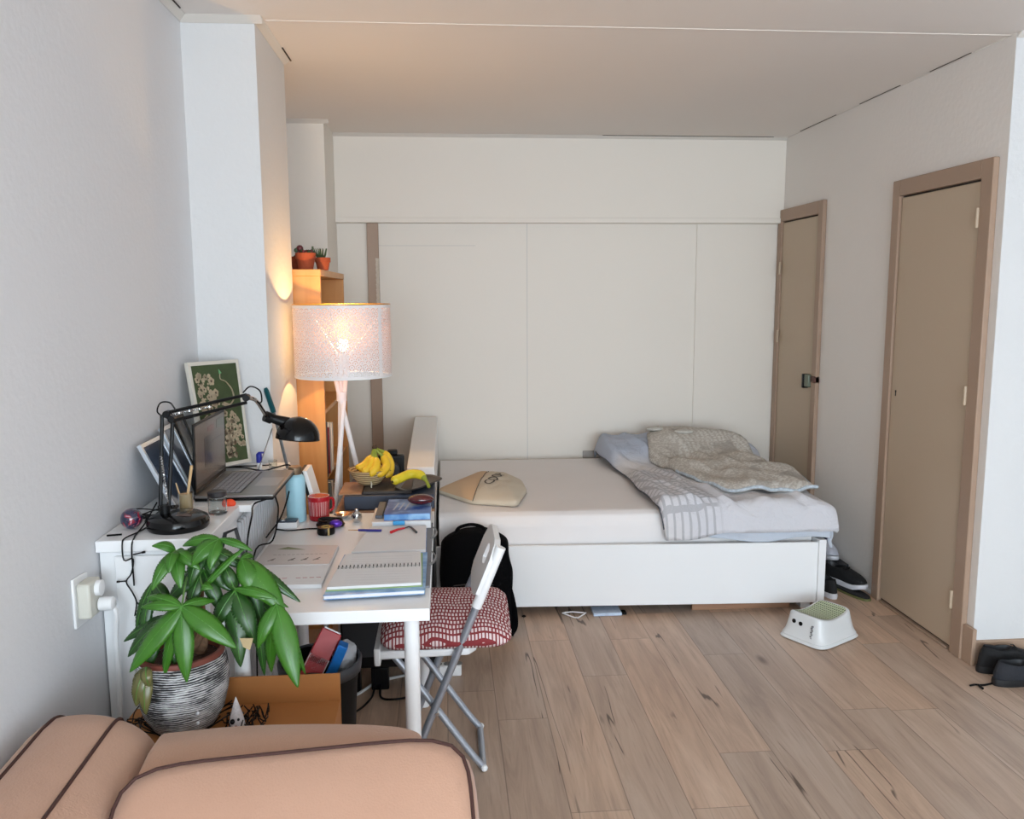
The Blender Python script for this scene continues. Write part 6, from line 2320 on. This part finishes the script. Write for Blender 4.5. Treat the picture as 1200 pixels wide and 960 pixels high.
mb.grid(stop_, 80, 14, wrap=True)
mb.build('stool_body', mat('white_polypropylene', (224, 226, 226), 0.35), t, angle=60)


def m_step():
    m, nt, b = nt_new('green_white_speckled_grip')
    g = G(nt)
    x, y, z, v = g.coords()
    vx = g.math('SUBTRACT', g.math('FRACT', g.math('MULTIPLY', x, 62.0)), 0.5)
    vy = g.math('SUBTRACT', g.math('FRACT', g.math('MULTIPLY', y, 95.0)), 0.5)
    d = g.math('SQRT', g.math('ADD', g.math('MULTIPLY', vx, vx), g.math('MULTIPLY', vy, vy)))
    c = g.mix(g.step(d, 0.28, 0.36), lin((92, 104, 74)), lin((196, 206, 172)))
    g.put(b.inputs['Base Color'], c)
    b.inputs['Roughness'].default_value = 0.6
    return m


def grip(u, v):
    a = u * 2 * PI
    x, y = superell(a, 8)
    xx, yy_ = x * (HXs - 0.014) * max(v, 0.001), y * (HYs - 0.016) * max(v, 0.001)
    return Rm @ Vector((xx, yy_, topz(xx, yy_) + 0.0016)) + sc0


MB().grid(grip, 72, 14, wrap=True).build('grip_top', m_step(), t, angle=180)
hl = MB()
for yv, z_ in ((0.045, 0.085), (0.010, 0.082)):
    p = Rm @ Vector((-(HXs + 0.0075), yv, z_)) + sc0
    hl.lathe([(0.0095, 0), (0.0095, 0.0025)], p, 18, axis=Rm @ Vector((-1, 0, 0.12)))
hl.build('round_hole', M_black, t)
hg = MB()
rs = random.Random(2)
for i in range(7):
    z_ = 0.088 - i * 0.009
    p = Rm @ Vector((-(HXs + 0.0085 + i * 0.0012), -0.052 + 0.003 * (i % 2), z_)) + sc0
    hg.box(p.x - 0.003, p.x + 0.003, p.y - 0.004, p.y + 0.004, p.z - 0.0035, p.z + 0.0025, R=Rm)
hg.build('embossed_mark', M_grey, t)

# ------------------------------------------------------------------ SHOES
def shoe(name, label, c, ang, L=0.275, W=0.094, mu=None, ms=None, hz=0.085, laces=True, pitch=0.0, cat='shoe', low=0.0, stripe=None, group=None, up=None):
    """toe points along +y before rotation; c is the floor point under the centre"""
    R = Rz(ang) @ Matrix.Rotation(pitch, 3, 'X')
    c = Vector(c)
    if up is not None:
        R = Rz(ang) @ up
    r = thing(name, label, cat, tuple(c), group=group)

    def so(a):
        # outline of the sole
        s_, q_ = math.sin(a), math.cos(a)
        y = s_ * L / 2
        wid = W / 2 * (0.86 + 0.16 * (y / (L / 2)) - 0.10 * math.exp(-((y + 0.01) / 0.05) ** 2))
        x, yy_ = superell(a, 2.6)
        return Vector((x * wid, yy_ * L / 2, 0))
    T = lambda v: R @ v + c
    N = 48

    def sole(u, v):
        p = so(u * 2 * PI)
        k = 1.0 + 0.02 * math.sin(v * PI)
        lift = 0.012 * sstep(p.y, L * 0.28, L * 0.5)
        return T(Vector((p.x * k, p.y * k, lift + v * (0.028 - 0.006 * sstep(p.y, 0, L / 2)))))
    mb_ = MB().grid(sole, N, 4, wrap=True)
    mb_.f.append(tuple(range(N))[::-1]); mb_.m.append(0)
    mb_.f.append(tuple(4 * N + i for i in range(N))); mb_.m.append(0)
    mb_.build('sole', ms, r, angle=50)
    cy_ = -L * 0.20

    def upper(u, v):
        a = u * 2 * PI
        p = so(a)
        lift = 0.012 * sstep(p.y, L * 0.28, L * 0.5)
        z0 = lift + 0.026
        x, y = superell(a, 2.2)
        col_ = Vector((x * W * 0.29, cy_ + y * L * 0.205, hz + 0.012 * (y < 0) * (-y) + 0.006 * max(y, 0)))
        base = Vector((p.x * 0.96, p.y * 0.965, z0))
        midp = base.lerp(col_, 0.5)
        bul = Vector((p.x, p.y - cy_ * 0, 0)).normalized() * 0.012 + Vector((0, 0, 0.022 if p.y > 0 else 0.004))
        w0, w1, w2 = (1 - v) ** 2, 2 * v * (1 - v), v * v
        ctrl = Vector((base.x * 1.0, base.y * 1.0, lerp(base.z, col_.z, 0.62)))
        if p.y > 0:
            ctrl = Vector((base.x * 0.98, base.y * 0.93, base.z + 0.034))
        return T(base * w0 + ctrl * w1 + col_ * w2)
    ub = MB().grid(upper, N, 12, wrap=True)
    ub.build('upper', mu, r, angle=180, solid=0.003)

    def inner(u, v):
        a = u * 2 * PI
        x, y = superell(a, 2.2)
        k = 1 - 0.02 - 0.25 * v
        return T(Vector((x * W * 0.285 * k, cy_ + y * L * 0.20 * k, (hz + 0.012 * (y < 0) * (-y) + 0.006 * max(y, 0)) - v * 0.05)))
    ib = MB().grid(inner, N, 4, wrap=True)
    ib.f.append(tuple(4 * N + i for i in range(N))); ib.m.append(0)
    ib.build('lining', M_darkgrey, r, angle=180)
    if laces:
        lc = MB()
        for k in range(5):
            y = L * 0.035 + k * L * 0.042
            z = lerp(hz + 0.010, 0.066, k / 4.5)
            lc.tube([T(Vector((-W * 0.25, y + 0.003, z - 0.006))), T(Vector((0, y, z + 0.0015))), T(Vector((W * 0.25, y - 0.003, z - 0.006)))], 0.0028, 6, smooth=3)
        lc.build('laces', laces if not isinstance(laces, bool) else M_black, r)
    if stripe:
        sb_ = MB()
        for sx_ in (-1, 1):
            pts = [T(Vector((sx_ * W * 0.49, -L * 0.12, 0.045))), T(Vector((sx_ * W * 0.492, 0.02, 0.036))), T(Vector((sx_ * W * 0.45, L * 0.15, 0.052)))]
            sb_.tube(pts, [0.007, 0.003], 6, smooth=4, flat=0.4)
        sb_.build('side_flash', stripe, r)
    return r


M_shb = mat('black_shoe_mesh', (16, 16, 18), 0.8, bump=0.3, bscale=200)
M_shg = mat('dark_grey_suede', (36, 38, 44), 0.85, bump=0.3, bscale=150)
M_solw = mat('white_sole_rubber', (214, 212, 216), 0.5)
M_solb = mat('black_sole_rubber', (18, 18, 20), 0.6)
M_shw = mat('white_blue_trainer', (196, 196, 206), 0.7, bump=0.2, bscale=120)
M_navy = mat('navy_blue_trim', (46, 52, 110), 0.6)
shoe('sneaker', 'black sneaker with a white heel nearest to the bed foot, toe pointing backwards', (1.960, 4.135, 0), math.radians(6), mu=M_shb, ms=M_solw, L=0.25, group=None)
shoe('sneaker', 'black sneaker with white sole edge lying on the flip flop by the skirting', (2.100, 4.175, 0.022), math.radians(205), mu=M_shb, ms=M_solw, L=0.27, W=0.098)
shoe('sneaker', 'white trainer with navy trim behind the black sneakers at the bed foot', (2.128, 4.47, 0.0855), math.radians(178), mu=M_shw, ms=M_solw, L=0.26, laces=M_navy, stripe=M_navy)
shoe('sneaker', 'white trainer farthest back between bed foot and wall', (2.125, 4.775, 0.0855), math.radians(178), mu=M_shw, ms=M_solw, L=0.26, laces=M_navy, stripe=M_navy)
M_char = mat('charcoal_card', (46, 47, 52), 0.7)
tag(B(2.065, 2.185, 4.30, 4.95, 0.0, 0.085).build('shoe_box', M_char, bevel=0.004), 'low dark box along the right wall under the two white trainers', 'box')
tag(B(1.848, 1.900, 4.11, 4.30, 0.0, 0.165).build('grey_carton', M_char, bevel=0.012), 'narrow dark grey carton squeezed against the bed foot panel', 'box')
# flip flop
fc = Vector((2.10, 4.09, 0))
t = thing('flip_flop', 'black flip flop with an olive edge on the floor under the black sneaker', 'flip flop', tuple(fc))


def ff(k, z):
    out_ = []
    for i in range(40):
        a = i * PI / 20
        x, y = superell(a, 2.6)
        y_ = y * 0.13
        wd = 0.048 * (0.9 + 0.12 * y)
        out_.append(Rz(math.radians(14)) @ Vector((x * wd * k, y_ * k, z)) + fc)
    return out_


MB().prism(ff(1.0, 0.0), (0, 0, 0.012)).build('sole', mat('olive_rubber', (104, 104, 62), 0.6), t, bevel=0.003)
MB().prism(ff(0.96, 0.012), (0, 0, 0.006)).build('footbed', M_solb, t, bevel=0.002)
# shoes at the right corner
shoe('shoe', 'black lace-up shoe at the right edge beside the closet corner, nearer one', (2.305, 3.045, 0), math.radians(-86), mu=M_shg, ms=M_solb, L=0.28, W=0.10, hz=0.085)
shoe('shoe', 'black shoe standing behind its partner against the brown skirting', (2.315, 3.15, 0), math.radians(-92), mu=M_shb, ms=M_solb, L=0.28, W=0.09, hz=0.10)
t = thing('shoe_lace', 'loose black lace end lying on the floor left of the dark shoes', 'lace', (2.1, 3.0, 0))
MB().tube([(2.165, 3.04, 0.004), (2.12, 3.03, 0.004), (2.09, 3.035, 0.005), (2.066, 3.03, 0.004)], 0.004, 6, smooth=4).tube([(2.10, 3.03, 0.006), (2.10, 3.00, 0.004)], 0.005, 6).build('lace', M_black, t)

# ------------------------------------------------------------------ pieces that belong to a part
NEST = [('floor_lamp', 'lamp_shade', ('top_rim', 'bottom_rim')), ('floor_lamp', 'bulb_holder', ('bulb',)), ('desk_lamp', 'lamp_shade', ('bulb',)),
        ('folding_chair', 'seat', ('seat_front_rail',)), ('folding_chair', 'backrest', ('backrest_sleeve',)), ('sofa', 'backrest', ('piping',)),
        ('sofa_cushion', 'cushion_cover', ('piping',)), ('laptop', 'screen_lid', ('screen', 'screen_picture', 'screen_banner', 'screen_text', 'screen_taskbar')),
        ('laptop', 'keyboard_deck', ('keyboard_well', 'keys', 'touchpad')), ('waste_bin', 'bin_body', ('rim_liner',)), ('wall_socket', 'socket_box', ('socket_outlet',)),
        ('backpack', 'front_pocket', ('zip',)), ('sneaker', 'upper', ('laces', 'lining', 'side_flash')), ('shoe', 'upper', ('laces', 'lining')),
        ('photo_camera', 'camera_body', ('lens', 'viewfinder_hump')), ('potted_plant', 'pot', ('inner_pot_rim', 'soil')), ('potted_plant', 'foliage', ('leaf_veins',)),
        ('mug', 'mug_body', ('white_inside',)), ('duvet', 'duvet_cover', ('piping',)), ('tote_bag', 'bag_body', ('seam', 'bag_print')), ('blanket', 'blanket_body', ('hem', 'applique')),
        ('red_carton', 'pack', ('white_label', 'barcode', 'open_flap')), ('power_strip', 'strip_body', ('strip_outlet',)), ('blue_book', 'cover', ('white_bars',)),
        ('open_workbook', 'upper_page', ('pencil_sketches', 'green_picture')), ('step_stool', 'stool_body', ('grip_top', 'round_hole', 'embossed_mark')), ('door_2', 'door_leaf', ('lock_case', 'lock_bolt')), ('door_1', 'door_leaf', ('keyhole',))]
stem_of = lambda n_: n_.rsplit('.', 1)[0] if n_[-3:].isdigit() and '.' in n_ else n_
for root in [o for o in bpy.data.objects if o.parent is None and o.type == 'EMPTY']:
    for tn, host, subs in NEST:
        if stem_of(root.name) != tn:
            continue
        kids = list(root.children)
        hosts = [k for k in kids if stem_of(k.name) == host]
        if not hosts:
            continue
        for k in kids:
            if stem_of(k.name) in subs:
                k.parent = hosts[0]
                k.matrix_parent_inverse = hosts[0].matrix_basis.inverted()
